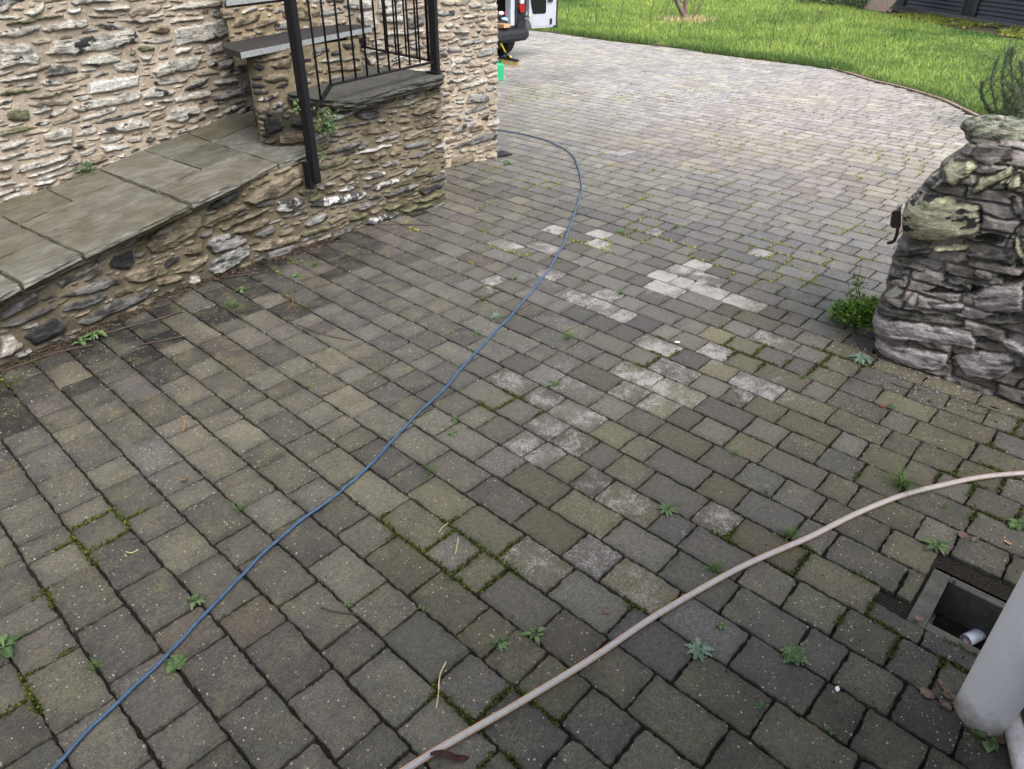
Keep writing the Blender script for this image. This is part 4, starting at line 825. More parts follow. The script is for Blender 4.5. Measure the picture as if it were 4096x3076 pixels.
# ------------------------------------------------------------------ drain and pipes
dr = empty('open_drain', ((DR['x0']+DR['x1'])/2, -.15, 0), 'open square concrete drain gully with its cover missing beside the white pipe', 'drain')
ix0, ix1, iy0, iy1 = 1.995, 2.232, -.36, .015
def frame(o, i, z0, z1, name, mat):
    b = MB(); (a0, a1, b0, b1), (c0, c1, d0, d1) = o, i
    b.box(((a0+a1)/2, (b1+d1)/2, (z0+z1)/2), (a1-a0, b1-d1, z1-z0)); b.box(((a0+a1)/2, (b0+d0)/2, (z0+z1)/2), (a1-a0, d0-b0, z1-z0))
    b.box(((a0+c0)/2, (d0+d1)/2, (z0+z1)/2), (c0-a0, d1-d0, z1-z0)); b.box(((a1+c1)/2, (d0+d1)/2, (z0+z1)/2), (a1-c1, d1-d0, z1-z0)); return b.build(name, mat, dr, bevel=.004)
frame((DR['x0']+.004, DR['x1']-.03, DR['y0'], DR['y1']-.006), (ix0, ix1-.01, iy0, iy1), -.16, -.008, 'concrete_frame', M_CONC)
frame((DR['x0']+.004, DR['x1']-.003, DR['y0'], DR['y1']-.02), (ix0+.012, ix1-.002, iy0, iy1-.012), -.45, -.163, 'shaft', M_CONC)
b = MB(); b.box((2.11, -.17, -.30), (.3, .42, .02)); b.build('silt', M_DARK, dr)
b = MB(); b.tube([G(3862, 2562, -.16), G(4060, 2470, -.16)], .021, 32); b.build('inlet_pipe', plain('pipe_grey_blue', (.42, .47, .56), .5, var=.2), dr)
pb = G(3888, 2852, .0)
wp = empty('soil_pipe', pb, 'thick white plastic soil pipe standing at the right edge beside the open drain', 'pipe')
top = hitplane(4290, 2150, (pb[0]+.02, 0, 0), np.array([1, 0, .06]))
dirp2 = (np.array(top)-np.array(pb)); dirp2 /= np.linalg.norm(dirp2)
ring = []
N_ = 48; p0 = Vector(pb)+Vector((.015, -.02, 0)); dv = Vector(dirp2)
b = MB(); rw = .068
b.tube([p0+dv*-.02, p0+dv*.004, p0+dv*.3, p0+dv*.7, p0+dv*2.2], [rw-.004, rw, rw, rw, rw], 96); b.build('pipe_barrel', M_PVC, wp)
b = MB(); b.tube([p0+dv*.002, p0+dv*.008], [rw+.0015]*2, 48); b.build('rim', plain('dirty_rim', (.2, .17, .14), .8), wp)
sp_ = empty('waste_pipe', G(4045, 2870), 'thin white waste pipe running out of frame at the foot of the thick pipe', 'pipe')
b = MB(); b.tube([G(4040, 2855, .018), G(4060, 2930, .024), G(4100, 3110, .03), G(4120, 3300, .03)], .024, 24); b.build('pipe', M_PVC, sp_, smooth=True)
sp2 = empty('second_pipe', G(4140, 2800), 'white pipe stub just inside the right frame edge behind the thick pipe', 'pipe')
b = MB(); b.tube([G(4130, 2820, .02), G(4120, 2700, .2), G(4160, 2500, .5)], .03, 24); b.build('pipe', M_PVC, sp2, smooth=True)
# ------------------------------------------------------------------ cable and hose
def catmull(P, k=10):
    P = [np.array(p, float) for p in P]; P = [2*P[0]-P[1]]+P+[2*P[-1]-P[-2]]; o = []
    for i in range(1, len(P)-2):
        for j in range(k):
            t = j/k; o.append(.5*((2*P[i])+(-P[i-1]+P[i+1])*t+(2*P[i-1]-5*P[i]+4*P[i+1]-P[i+2])*t*t+(-P[i-1]+3*P[i]-3*P[i+1]+P[i+2])*t**3))
    o.append(P[-2]); return o
cab = [(60,1710),(115,1661),(200,1570),(300,1475),(400,1375),(480,1290),(560,1205),(640,1135),(720,1075),(765,1037),(840,963),(900,897),(960,840),(1003,790),(1060,728),(1110,675),(1160,617),(1190,575),(1215,530),(1235,480),(1247,440),(1255,415),(1256,395),(1252,375),(1246,350),(1232,332),(1210,317),(1175,302),(1135,291),(1100,285),(1070,281),(1030,279)]
cp = catmull([G(a*D, b_*D, .009) for a, b_ in cab])
cp = [p+np.array([.006*(vn(i*.21, 3, 1)-.5)*(1+i*.006), .006*(vn(i*.21, 7, 2)-.5)*(1+i*.006), .003*vn(i*.3, 1, 5)]) for i, p in enumerate(cp)]
b = MB(); b.tube(cp, .0063, 10); tag(b.build('blue_cable', M_BLUE, smooth=True), 'long thin blue hose snaking across the paving from the bottom left to the house corner', 'hose')
hos = [(820,1700),(880,1661),(960,1612),(1100,1532),(1200,1472),(1290,1416),(1400,1341),(1500,1281),(1600,1226),(1680,1190),(1750,1160),(1850,1110),(1950,1070),(2050,1045),(2120,1031),(2212,1022),(2320,1016)]
hroot = empty('garden_hose', G(1500*D, 1281*D), 'grey braided garden hose with orange stripes lying across the lower right paving', 'hose')
hpth = catmull([G(a*D, b_*D, .0125) for a, b_ in hos])
b = MB(); b.tube(hpth, .0096, 16); b.build('hose_body', M_HOSE, hroot, smooth=True)
for s_ in (1, -1):
    q = []
    for i, p in enumerate(hpth):
        t = hpth[min(i+1, len(hpth)-1)]-hpth[max(i-1, 0)]; t /= np.linalg.norm(t); side = np.array([-t[1], t[0], 0])*s_
        q.append(p+side*.0084+np.array([0, 0, .0048 if s_ > 0 else .0030]))
    b = MB(); b.tube(q, .0012, 5); b.build('stripe', M_ORANGE, hroot)
#@@PART2
# ------------------------------------------------------------------ lawn, verge, edging
k = NM('turf', .95, .2); n = k.noise(6, 6, .7); c = k.mix(k.ramp(n, [(.3, 0), (.7, 1)]), (.04, .07, .018), (.09, .14, .035)); k.col(c); k.bump(k.noise(40, 4), .03); M_TURF = k.m
P_ = EDGE+[(8.6, -25), (60, -25), (60, 60), (12.6, 60)]
lw = mesh('lawn', [(x, y, .002) for x, y in P_], [tuple(reversed(range(len(P_))))], M_TURF); lw['kind'] = 'structure'
# raised soil lip along the lawn edge
k = NM('verge_soil', .95, .2); k.col(k.mix(k.ramp(k.noise(60, 5), [(.3, 0), (.7, 1)]), (.025, .02, .012), (.09, .075, .045))); k.bump(k.noise(90, 5), .02); M_VERGE = k.m
vs = []; ed = []
for a, b_ in zip(EDGE, EDGE[1:]):
    n = max(1, int(math.dist(a, b_)/.06)); ed += [(a[0]+(b_[0]-a[0])*i/n, a[1]+(b_[1]-a[1])*i/n) for i in range(n)]
ed = np.array(ed); dd = np.gradient(ed, axis=0); dd /= np.hypot(dd[:, 0], dd[:, 1])[:, None]; NN = np.stack([-dd[:, 1], dd[:, 0]], 1)
NN = np.where((NN[:, :1]*1+NN[:, 1:]*0) < 0, -NN, NN)
for off, z in ((-.05, -.012), (-.02, .006), (.05, .018), (.13, .014), (.18, .003)):
    jit = .05*(fbm(ed[:, 1]*4, ed[:, 0]*4+off*20, 61)-.5); q = ed+NN*(off+jit)[:, None]; vs.append(np.column_stack([q, np.full(len(q), z)+.012*(fbm(ed[:, 1]*9, ed[:, 0]*9+off*31, 62)-.5)]))
n = len(ed); nE = n; idx = np.arange(5*n).reshape(5, n)
o = mesh('verge', np.concatenate(vs), np.stack([idx[:-1, :-1], idx[1:, :-1], idx[1:, 1:], idx[:-1, 1:]], -1).reshape(-1, 4), M_VERGE); o['kind'] = 'structure'
b = MB(); kp = catmull([G(*p) for p in [(3322,274)]+EDGE_PX[11:]]+[(9.9, 1.35, 0), (9.55, .7, 0), (9.3, -.2, 0)], 5)
kp = [p+np.array([-.02, -.01, .012]) for p in kp]
for a, c_ in zip(kp, kp[1:]): b.bar(tuple(a), tuple(a+(c_-a)*1.02), .05, .022)
tag(b.build('lawn_edging', plain('edging_timber', (.22, .165, .12), .8, var=.4, sc=25)), 'thin brown timber strip edging the curve between paving and lawn', 'edging')
# grass blades
def blades(name, X, Y, hgt, wid, mat, colr, lean=.5, z0=0., parent=None):
    n = len(X); a = rng.uniform(0, 2*math.pi, n); l = rng.uniform(.1, lean, n)*hgt; la = rng.uniform(0, 2*math.pi, n)
    dx, dy = np.cos(a)*wid/2, np.sin(a)*wid/2; tx, ty = X+np.cos(la)*l, Y+np.sin(la)*l
    V_ = np.stack([np.stack([X-dx, Y-dy, np.full(n, z0)], -1), np.stack([X+dx, Y+dy, np.full(n, z0)], -1), np.stack([tx, ty, z0+hgt], -1)], 1).reshape(-1, 3)
    Cc = np.repeat(colr[:, None], 3, 0).repeat(3, 1)*1.0
    return mesh(name, V_, np.arange(3*n).reshape(n, 3), mat, parent, cols=Cc)
NB = 330000
r_ = 9.2+23*rng.random(NB)**1.15; az = R(-4)+R(64)*rng.random(NB); X = r_*np.cos(az); Y = r_*np.sin(az)
gA = np.array(G(3600, 38)[:2]); gB = np.array(G(4096, 118)[:2]); gd = (gB-gA)/np.hypot(*(gB-gA)); gn = np.array([gd[1], -gd[0]])
if gn@gA > 0: gn = -gn
fr = (np.stack([X, Y], -1)-gA)@gn
bare = fbm(X*.9, Y*.9, 41)
ok = inpoly(X, Y, [(x+.1, y) for x, y in P_]) & (fr > .9+.9*fbm(X*1.2, Y*1.2, 44)+.35*np.clip((8-Y)/3, 0, 1)) & ((fbm(X*7, Y*7, 46) > .22) | (X > 14))
X, Y = X[ok], Y[ok]; r_ = np.hypot(X, Y)
pt = fbm(X*.55, Y*.55, 42); p2 = fbm(X*3, Y*3, 43)
hg = (.035+.05*p2+.035*pt)*rng.uniform(.6, 1.3, len(X)); hg *= np.where(Y > 5, 1.25, .8)*(.6+.9*fbm(X*1.7, Y*1.7, 58))*.85
colr = np.clip(-.25+1.7*fbm(X*.55+3, Y*.55, 45)*rng.uniform(.55, 1.3, len(X))+.7*(p2-.5), 0, 1)
o = blades('lawn_grass', X, Y, hg, .010*r_/12, M_GRASS, colr, .9); o['kind'] = 'stuff'; tag(o, 'short uneven bright green grass of the lawn', 'grass')
# taller fringe on the straight lawn edge
i = rng.integers(0, n-1, 26000); off = -.03+.38*rng.random(26000)**1.3; X = ed[i, 0]+NN[i, 0]*off; Y = ed[i, 1]+NN[i, 1]*off+rng.uniform(-.04, .04, 26000)
ok = ((Y > 4.3) | (rng.random(len(Y)) < .35)) & (fbm(Y*2.2, X*2.2, 47) > .36); X, Y = X[ok], Y[ok]
o = blades('edge_grass', X, Y, rng.uniform(.04, .14, len(X))*np.where(Y > 4.3, 1, .5), np.full(len(X), .011), M_TUFT, np.clip(rng.normal(.45, .3, len(X)), 0, 1), .7); o['kind'] = 'stuff'; tag(o, 'ragged taller grass along the straight lawn edge', 'grass')
# pale dry grass round the tree foot
# ------------------------------------------------------------------ garage
ga = empty('garage', (*gA, 0), 'black garage with two slatted timber doors at the top right beyond the lawn', 'garage')
gz = math.atan2(gd[1], gd[0])
def gp(t, d, z): q = gA+gd*t+gn*d; return (q[0], q[1], z)
tl = lambda px, py: float((np.array(G(px, py)[:2])-gA)@gd)
M_BLK = plain('black_paint', (.010, .011, .015), .45, var=.5, sc=8); M_GREYB = plain('scuffed_black', (.03, .032, .038), .6, var=.5, sc=5)
def door(t0, t1):
    b = MB(); b.box(gp((t0+t1)/2, -.02, 1.1), (t1-t0, .03, 2.0), rz=gz); p_ = b.build('door', M_BLK, ga)
    z = .14; s_ = MB()
    Mx = Matrix.Rotation(gz, 4, 'Z') @ Matrix.Rotation(R(24 if (gn@np.array([-gd[1], gd[0]])) > 0 else -24), 4, 'X')
    while z < 2.0:
        s_.box(gp((t0+t1)/2, .012, z), (t1-t0-.24, .012, .088), M=Mx); z += .098
    s_.build('slats', M_BLK, ga)
    for t in (t0+.06, t1-.06):
        b = MB(); b.box(gp(t, .03, 1.1), (.11, .05, 2.0), rz=gz); b.build('stile', M_GREYB, ga)
tA, tB = tl(3613, 39), tl(3865, 78); door(tA, tB); tC = tl(3897, 84); door(tC, tC+(tB-tA))
b = MB(); b.box(gp((tB+tC)/2, -.02, 1.1), (tC-tB-.02, .12, 2.2), rz=gz); b.build('centre_post', M_BLK, ga)
b = MB(); b.box(gp(tA-.22, -.1, 1.1), (.40, .25, 2.3), rz=gz); b.build('pier', plain('garage_stone', (.10, .09, .08), .9, var=.5, sc=8, bump=.01), ga)
tE = tC+(tB-tA)
b = MB(); b.box(gp(tE+.3, -.1, 1.1), (.5, .25, 2.3), rz=gz); b.build('pier', M_GREYB, ga)
b = MB(); b.box(gp((tA+tE)/2, -.1, 2.35), (tE-tA+.9, .3, .3), rz=gz); b.build('lintel', M_BLK, ga)
b = MB(); b.box(gp((tA+tE)/2, -3, 1.25), (tE-tA+.9, 5.4, 2.5), rz=gz); b.build('side_walls', M_MORT, ga)
b = MB(); b.box(gp((tA+tE)/2, -2.8, 2.62), (tE-tA+1.3, 6.4, .16), rz=gz); b.build('roof', M_GREYB, ga)
k = NM('mossy_concrete', .9, .3); n_ = k.noise(1.6, 6, .7); k.col(k.mix(k.ramp(n_, [(.42, 0), (.55, 1)]), k.mix(k.ramp(k.noise(20, 5), [(.3, 0), (.7, 1)]), (.075, .07, .065), (.17, .155, .14)), (.05, .055, .02))); k.bump(k.noise(30, 4), .01); M_APR = k.m
def strip(name, d0, d1, z, mat, t0, t1, seed, am):
    T = np.linspace(t0, t1, 80); vs = []
    for t in T: vs += [gp(t, d0, z), gp(t, d1+am*float(fbm(t*1.3, 1, seed)-.5), z)]
    o = mesh(name, vs, [(2*i, 2*i+1, 2*i+3, 2*i+2) for i in range(79)], mat); o['kind'] = 'structure'; return o
strip('concrete_apron', .0, .75, .03, M_APR, tA-1.6, tE+2, 3, .5)
strip('bare_soil', .5, 1.75, .012, M_VERGE, tA+.6, tE+2, 9, 1.2)
b = MB(); b.box(gp((tA+tE)/2, .03, .05), (tE-tA+.6, .12, .09), rz=gz); b.build('threshold', plain('threshold_concrete', (.13, .125, .11), .9, var=.4), ga)
NM_ = 9000; t = rng.uniform(tB-1, tE+1, NM_); d = rng.uniform(.15, 1.5, NM_); X = gA[0]+gd[0]*t+gn[0]*d; Y = gA[1]+gd[1]*t+gn[1]*d
ok = fbm(X*1.4, Y*1.4, 48) > .50; X, Y = X[ok], Y[ok]
o = blades('moss_patch', X, Y, rng.uniform(.03, .07, len(X)), np.full(len(X), .05), M_MOSS, rng.random(len(X)), .8, .02); o['kind'] = 'stuff'; tag(o, 'yellow green moss in front of the black garage doors', 'moss')
# timber pallet leaning
pl_ = empty('timber_pallet', G(3520, 42), 'weathered pale timber pallet leaning beside the garage pier', 'pallet')
ct = Vector(G(3505, 44)); dirr = Vector((gd[0], gd[1], 0)); back = Vector((-gn[0], -gn[1], 0)); upv = (Vector((0, 0, 1))*.8+back*.35+dirr*.45).normalized()
for i in range(7):
    b = MB(); p = ct+dirr*(-.62+.17*i); b.bar(tuple(p), tuple(p+upv*1.15), .115, .022, up=tuple(back)); b.build('board', M_WOOD, pl_)
for hgt in (.08, .55, 1.0):
    b = MB(); p = ct+upv*hgt+back*.07; b.bar(tuple(p-dirr*.7), tuple(p+dirr*.5), .09, .09, up=tuple(upv)); b.build('bearer', M_WOOD, pl_)
# ------------------------------------------------------------------ leafy things
def leaves_mesh(name, pts, size, mat, parent=None, aspect=.6, colr=None, tilt=.8, flat=False, norm=None):
    """one folded quad pair per leaf"""
    vs = []; fs = []; cs = []
    for i, p in enumerate(pts):
        L = size*random.uniform(.6, 1.3); W_ = L*aspect; a = random.uniform(0, 2*math.pi); t = random.uniform(-tilt, tilt)
        M_ = Matrix.Rotation(a, 3, 'Z') @ Matrix.Rotation(t, 3, 'Y') @ Matrix.Rotation(random.uniform(-tilt, tilt), 3, 'X')
        loc = [(0, 0, 0), (L*.35, W_*.5, W_*.12), (L*.75, W_*.38, W_*.1), (L, 0, -.05*L), (L*.75, -W_*.38, W_*.1), (L*.35, -W_*.5, W_*.12)]
        b0 = len(vs); vs += [tuple(Vector(p)+M_ @ Vector(q)) for q in loc]; fs += [(b0, b0+1, b0+2, b0+3), (b0, b0+3, b0+4, b0+5)]
        c = random.random() if colr is None else min(1, max(0, colr+random.uniform(-.3, .3))); cs += [(c, c, c)]*6
    return mesh(name, vs, fs, mat, parent, cols=np.array(cs))
# leafy bush at the foot of the boulder wall
bc = Vector(G(3425, 1305)); bush = empty('leafy_bush', bc, 'bright green leafy bush growing from the paving against the boulder wall', 'bush')
def bushpts(c, rad, n, seed, low=0.):
    r = random.Random(seed); o = []
    for _ in range(n):
        u = Vector((r.gauss(0, 1), r.gauss(0, 1), r.gauss(0, 1))).normalized(); k_ = r.uniform(.45, 1)**.6*(1+.18*math.sin(u.x*7+seed)*math.cos(u.z*6))
        o.append(c+Vector((u.x*rad[0]*k_, u.y*rad[1]*k_, max(low, u.z*rad[2]*k_+rad[2]*.0))))
    return o
lobes = [((3400,1255), .115, .10), ((3440,1240), .12, .15), ((3490,1235), .09, .155), ((3375,1290), .09, .06), ((3475,1290), .10, .06), ((3425,1295), .12, .06)]
pts = []
for i, ((px, py), rad, z) in enumerate(lobes):
    c = Vector(hitplane(px, py, (bc.x-.02+.03*(i % 2), 0, 0), np.array([1, 0, 0]))); pts += bushpts(c, (rad*.8, rad, rad*.72), 420, i)
pts = [p for p in pts if p.z > .012]
zc = [p.z for p in pts]
vs_hi = [p for p in pts if p.z > .13 or random.random() < .35]; vs_lo = [p for p in pts if not (p.z > .13) ]
leaves_mesh('foliage', pts, .022, M_BRIGHT, bush, .62)
b = MB()
for (a, c_) in [((3425,1315), (3445,1230)), ((3425,1315), (3400,1240)), ((3425,1315), (3470,1245))]:
    p = Vector(G(*a)); q = Vector(hitplane(*c_, (bc.x, 0, 0), np.array([1, 0, 0]))); b.tube([p, (p+q)/2+Vector((0, .01, 0)), q], [.006, .004, .002], 6)
b.build('stems', M_STEM, bush)
b = MB(); st = [Vector(hitplane(*a, (bc.x-.01, 0, 0), np.array([1, 0, 0]))) for a in [(3445,1215),(3435,1160),(3430,1110)]]; b.tube(st, [.003, .0025, .0015], 6)
for a in [[(3435,1150),(3460,1115),(3475,1075)],[(3433,1130),(3415,1090),(3400,1060)],[(3432,1120),(3440,1080),(3445,1050)],[(3415,1230),(3398,1160),(3392,1120)]]:
    b.tube([Vector(hitplane(*q, (bc.x-.01, 0, 0), np.array([1, 0, 0]))) for q in a], [.0016, .0013, .0008], 5)
b.build('seed_stem', M_STEM, bush)
leaves_mesh('upper_leaves', [Vector(hitplane(3433+random.gauss(0, 14), random.uniform(1100, 1175), (bc.x-.01, 0, 0), np.array([1, 0, 0]))) for _ in range(90)], .016, M_BRIGHT, bush)
b = MB(); b.tube([G(*a, .006) for a in [(3410,1318),(3425,1360),(3450,1400),(3490,1420),(3520,1440)]], [.005, .004, .003, .003, .002], 6); b.build('trailing_stem', M_STEM, bush)
# rosemary shrub top right
rc0 = Vector(G(4080, 520)); rose = empty('rosemary_shrub', rc0, 'spiky dark green shrub at the right edge behind the boulder wall', 'shrub')
stems = [[(3998,520),(3985,440),(3965,330),(3990,240)],[(4040,520),(4020,420),(4010,300),(4035,200)],[(4070,520),(4060,400),(4045,270),(4050,190)],[(3990,515),(3950,430),(3925,380),(3930,330)],[(4085,500),(4080,420),(4090,300),(4085,250)],[(4100,520),(4120,400),(4110,300)],[(4060,500),(4020,470),(3975,460),(3945,430)],[(4110,500),(4060,460),(4000,450)],[(4120,480),(4075,440),(4030,400),(4010,360)],[(4100,470),(4060,380),(4030,330)],[(4130,470),(4100,400),(4080,340),(4040,290)],[(4030,525),(4035,450),(4025,400)],[(4010,490),(4050,440),(4070,390)]]
b = MB(); lp = []; vs = []; fs = []; cs = []
for si, s_ in enumerate(stems):
    q = catmull([hitplane(a, c_, (rc0.x+.25*math.sin(si*2.1), 0, 0), np.array([1, 0, 0])) for a, c_ in s_], 7); b.tube(q, [.008*(1-.8*i/len(q)) for i in range(len(q))], 5)
    for i in range(1, len(q)):
        for _ in range(38):
            p = Vector(q[i-1]+(q[i]-q[i-1])*random.random()); d = (Vector(q[i]-q[i-1]).normalized()*.9+Vector((random.gauss(0, 1), random.gauss(0, 1), random.gauss(0, 1))).normalized()).normalized()
            L = random.uniform(.03, .065); sd2 = d.cross(Vector((random.random(), random.random(), 1))).normalized()*.0035
            b0 = len(vs); vs += [tuple(p-sd2), tuple(p+sd2), tuple(p+d*L)]; fs.append((b0, b0+1, b0+2)); c = random.random(); cs += [(c, c, c)]*3
for si in range(150):
    s_ = random.choice(stems); q = catmull([hitplane(a, c_, (rc0.x+.3*random.uniform(-1, 1), 0, 0), np.array([1, 0, 0])) for a, c_ in s_], 5); p0 = Vector(q[random.randrange(2, len(q))]); d0 = Vector((random.gauss(0, .5), random.gauss(0, .8), random.uniform(.3, 1.2))).normalized(); L0 = random.uniform(.08, .24)
    b.tube([p0, p0+d0*L0*.5+Vector((0, 0, -.01)), p0+d0*L0], .002, 4)
    for _ in range(34):
        p = p0+d0*L0*random.random(); d = (d0+Vector((random.gauss(0, 1), random.gauss(0, 1), random.gauss(0, 1))).normalized()*1.1).normalized(); L = random.uniform(.02, .05); sd2 = d.cross(Vector((random.random(), random.random(), 1))).normalized()*.003
        b0 = len(vs); vs += [tuple(p-sd2), tuple(p+sd2), tuple(p+d*L)]; fs.append((b0, b0+1, b0+2)); c = random.random(); cs += [(c, c, c)]*3
b.build('stems', M_STEM, rose); mesh('needles', vs, fs, M_ROSE, rose, cols=np.array(cs))
# low plant behind the cap stone and its twigs
lp0 = Vector(G(4080, 640)); pl2 = empty('grey_shrub', lp0, 'pale grey leaved low shrub at the right edge just behind the cap stone', 'shrub')
pts = bushpts(Vector(hitplane(4085, 560, (4.35, 0, 0), np.array([1, 0, 0]))), (.08, .10, .13), 420, 77, -9); leaves_mesh('foliage', pts, .02, M_GREYHERB, pl2)
b = MB(); 
for i in range(5): b.tube([(4.35+.02*i, pts[0].y+.02*i, 0), tuple(pts[i*9])], .003, 5)
b.build('stems', M_STEM, pl2)
# cut hedge pile at the top
bc2 = Vector(G(3310, 38)); hp_ = empty('brush_pile', bc2, 'heap of cut leafy branches lying on the lawn left of the timber pallet', 'brush pile')
pts = []
for (px, py, rad) in [(3230,15,.35),(3280,18,.45),(3330,22,.5),(3370,28,.45),(3410,32,.42),(3440,25,.35)]: pts += bushpts(Vector(G(px, py)), (rad, rad*1.1, rad*.9), 900, px, .0)
leaves_mesh('foliage', pts, .06, M_IVY, hp_)
for _ in range(45):
    b = MB(); p = random.choice(pts); q = p+Vector((random.gauss(0, .25), random.gauss(0, .25), abs(random.gauss(0, .12)))); b.tube([p, (p+q)/2+Vector((0, 0, .03)), q], .006, 4); b.build('twig', M_STRAW, hp_)
# ------------------------------------------------------------------ young tree and whips on the lawn
tb = Vector(G(2740, 86)); tr = empty('bare_tree', tb, 'small leafless multi-stemmed tree on the lawn at the top of the photo', 'tree')
def tplane(px, py): return Vector(hitplane(px, py, tb, np.array([cv[2], cu[2], 0])))
b = MB()
b.tube([tplane(2742,88),tplane(2736,60),tplane(2722,35),tplane(2712,15),tplane(2706,-10),tplane(2690,-120),tplane(2670,-300)], [.10,.075,.062,.05,.045,.03,.012], 10)
b.tube([tplane(2738,75),tplane(2740,40),tplane(2742,10),tplane(2755,-40),tplane(2790,-200),tplane(2800,-400)], [.06,.055,.05,.04,.025,.01], 10)
b.build('trunk', M_BARK, tr, smooth=True)
BR = [[(2722,38),(2705,12),(2690,-5),(2650,-60)],[(2742,30),(2752,5),(2770,-40)],[(2756,82),(2785,50),(2805,18),(2820,-15),(2850,-90)],[(2740,12),(2725,5),(2710,-5)],[(2700,-50),(2660,-120),(2650,-220)],[(2770,-100),(2830,-180),(2850,-300)],[(2680,-150),(2720,-260)],[(2700,-30),(2760,-160)]]
for s_ in BR:
    b = MB(); q = catmull([tuple(tplane(*a)) for a in s_], 4); b.tube(q, [.028*(1-.75*i/len(q)) for i in range(len(q))], 7); b.build('branch', M_BARK, tr, smooth=True)
for s_ in [[(2770,75),(2775,50),(2778,20),(2790,-30)],[(2760,78),(2768,40),(2765,0)],[(2660,55),(2668,30),(2680,0),(2690,-40)],[(2788,60),(2792,30),(2800,0)],[(2655,45),(2665,38),(2672,20)]]:
    b = MB(); b.tube(catmull([tuple(tplane(*a)) for a in s_], 4), .007, 5); b.build('shoot', M_STEM, tr)
gx = rng.normal(0, .28, 900); gy = rng.normal(0, .28, 900)
blades('dry_grass', tb.x+gx, tb.y+gy, rng.uniform(.06, .18, 900), np.full(900, .014), M_STRAW, rng.random(900), 1., parent=tr)
WH = [((2272,88), 1.15, 0, 'slender bare whip planted nearest the open van door'), ((2381,107), 1.3, .03, 'slender bare whip second from the van door'), ((2484,121), 1.35, -.02, 'slender bare whip third from the van door, slightly kinked'), ((2598,131), 1.3, .10, 'slender bare whip leaning right, just left of the small tree'), ((2714,159), 1.0, .06, 'slender bare whip in front of the small tree foot'), ((3077,206), 1.0, .13, 'reddish bare whip with side twigs at the middle of the lawn edge'), ((3209,213), .95, .30, 'thin whip bending over to the right near the manhole cover'), ((2690,25), 1.1, .05, 'thin whip standing just left of the small tree trunk')]
for (a, hgt, ln, lab) in WH:
    p = Vector(G(*a)); wt_ = empty('tree_whip', p, lab, 'sapling', 'saplings planted along the lawn edge'); q = [p]
    for i in range(1, 9): t = i/8; q.append(p+Vector((cv[0]*ln*t*t*1.3+.02*random.gauss(0, 1), -cu[0]*0-ln*t*t*.9+.02*random.gauss(0, 1), hgt*t)))
    b = MB(); b.tube(q, [.009*(1-.7*i/9) for i in range(9)], 5); b.build('stem', M_STEM, wt_)
    for i in (3, 4, 5, 6, 7):
        b = MB(); c_ = q[i]; b.tube([c_, c_+Vector((random.gauss(0, .05), random.gauss(0, .05), .06)), c_+Vector((random.gauss(0, .1), random.gauss(0, .1), .14))], .0035, 4); b.build('twig', M_STEM, wt_)
mh = Vector(G(3300, 188)); b = MB(); b.tube([mh+Vector((0, 0, .005)), mh+Vector((0, 0, .022))], .27, 32); tag(b.build('manhole_cover', plain('iron_cover', (.03, .03, .033), .9, .1)), 'dark round manhole cover sunk in the lawn grass', 'cover')
# dark drain grate by the house corner
gt = Vector(G(1972, 628)); gr_ = empty('drain_grate', gt, 'small dark metal drain grate at the foot of the house corner', 'grate')
b = MB(); b.box((gt.x+.05, gt.y+.02, .006), (.30, .16, .012), rz=R(-10)); b.build('plate', M_IRON, gr_)
b = MB()
for i in range(9): b.box((gt.x-.07+i*.03, gt.y+.04-i*.005, .014), (.008, .14, .006), rz=R(-10))
b.build('bars', plain('worn_iron', (.12, .12, .14), .5, metal=.4), gr_)
# ------------------------------------------------------------------ van
YV = 8.8; XL, XR = 8.20, 9.95
M_SILV = plain('silver_paint', (.34, .36, .42), .35, .5, var=.06, sc=4); M_BLKP = plain('black_plastic', (.013, .014, .017), .6, .25, var=.2, sc=20); M_GLS = plain('dark_glass', (.006, .007, .009), .12, .6, var=.1); M_TRIM = plain('van_lining', (.012, .012, .014), .9)
M_REDG = plain('red_lens', (.22, .010, .012), .25, .5, var=.15, sc=12); M_CLRG = plain('clear_lens', (.45, .45, .48), .15, .7, var=.15); M_TYRE = plain('tyre_rubber', (.012, .012, .012), .85); M_RIM = plain('steel_rim', (.25, .26, .28), .4, metal=.7)
van = empty('van', (9.07, 10.9, 0), 'silver panel van with its rear doors open, parked half hidden behind the house corner', 'van')
def vp(px, py, Y=YV): return hitplane(px, py, (0, Y, 0), np.array([0, 1, 0]))
prof = [(YV, .42), (YV, 1.0), (YV+.03, 1.55), (YV+.12, 1.80), (YV+.5, 1.86), (YV+2.2, 1.84), (YV+2.6, 1.70), (YV+3.25, 1.18), (YV+4.05, 1.0), (YV+4.25, .75), (YV+4.28, .35), (YV+.1, .35)]
def shell(x0, x1, name, mat, inset=0):
    b = MB(); P = [(x0, y, z) for y, z in prof]+[(x1, y, z) for y, z in prof]; n = len(prof)
    f = [tuple(range(n)), tuple(range(2*n-1, n-1, -1))]
    # leave the rear opening: edges 0-1,1-2 are the door aperture
    f += [(i, n+i, n+(i+1) % n, (i+1) % n) for i in range(n) if i not in (0, 1, 2)]
    return b.add(P, f).build(name, mat, van)
shell(XL, XR, 'body', M_SILV)
b = MB()                                   # interior lining
for c, d in [((XL+.03, YV+1.3, 1.1), (.01, 2.5, 1.4)), ((XR-.33, YV+1.3, 1.1), (.01, 2.4, 1.4)), ((9.07, YV+1.3, .56), (1.7, 2.5, .02)), ((9.07, YV+2.5, 1.1), (1.7, .02, 1.4)), ((9.07, YV+1.3, 1.79), (1.7, 2.4, .02))]: b.box(c, d)
b.build('interior', M_TRIM, van)
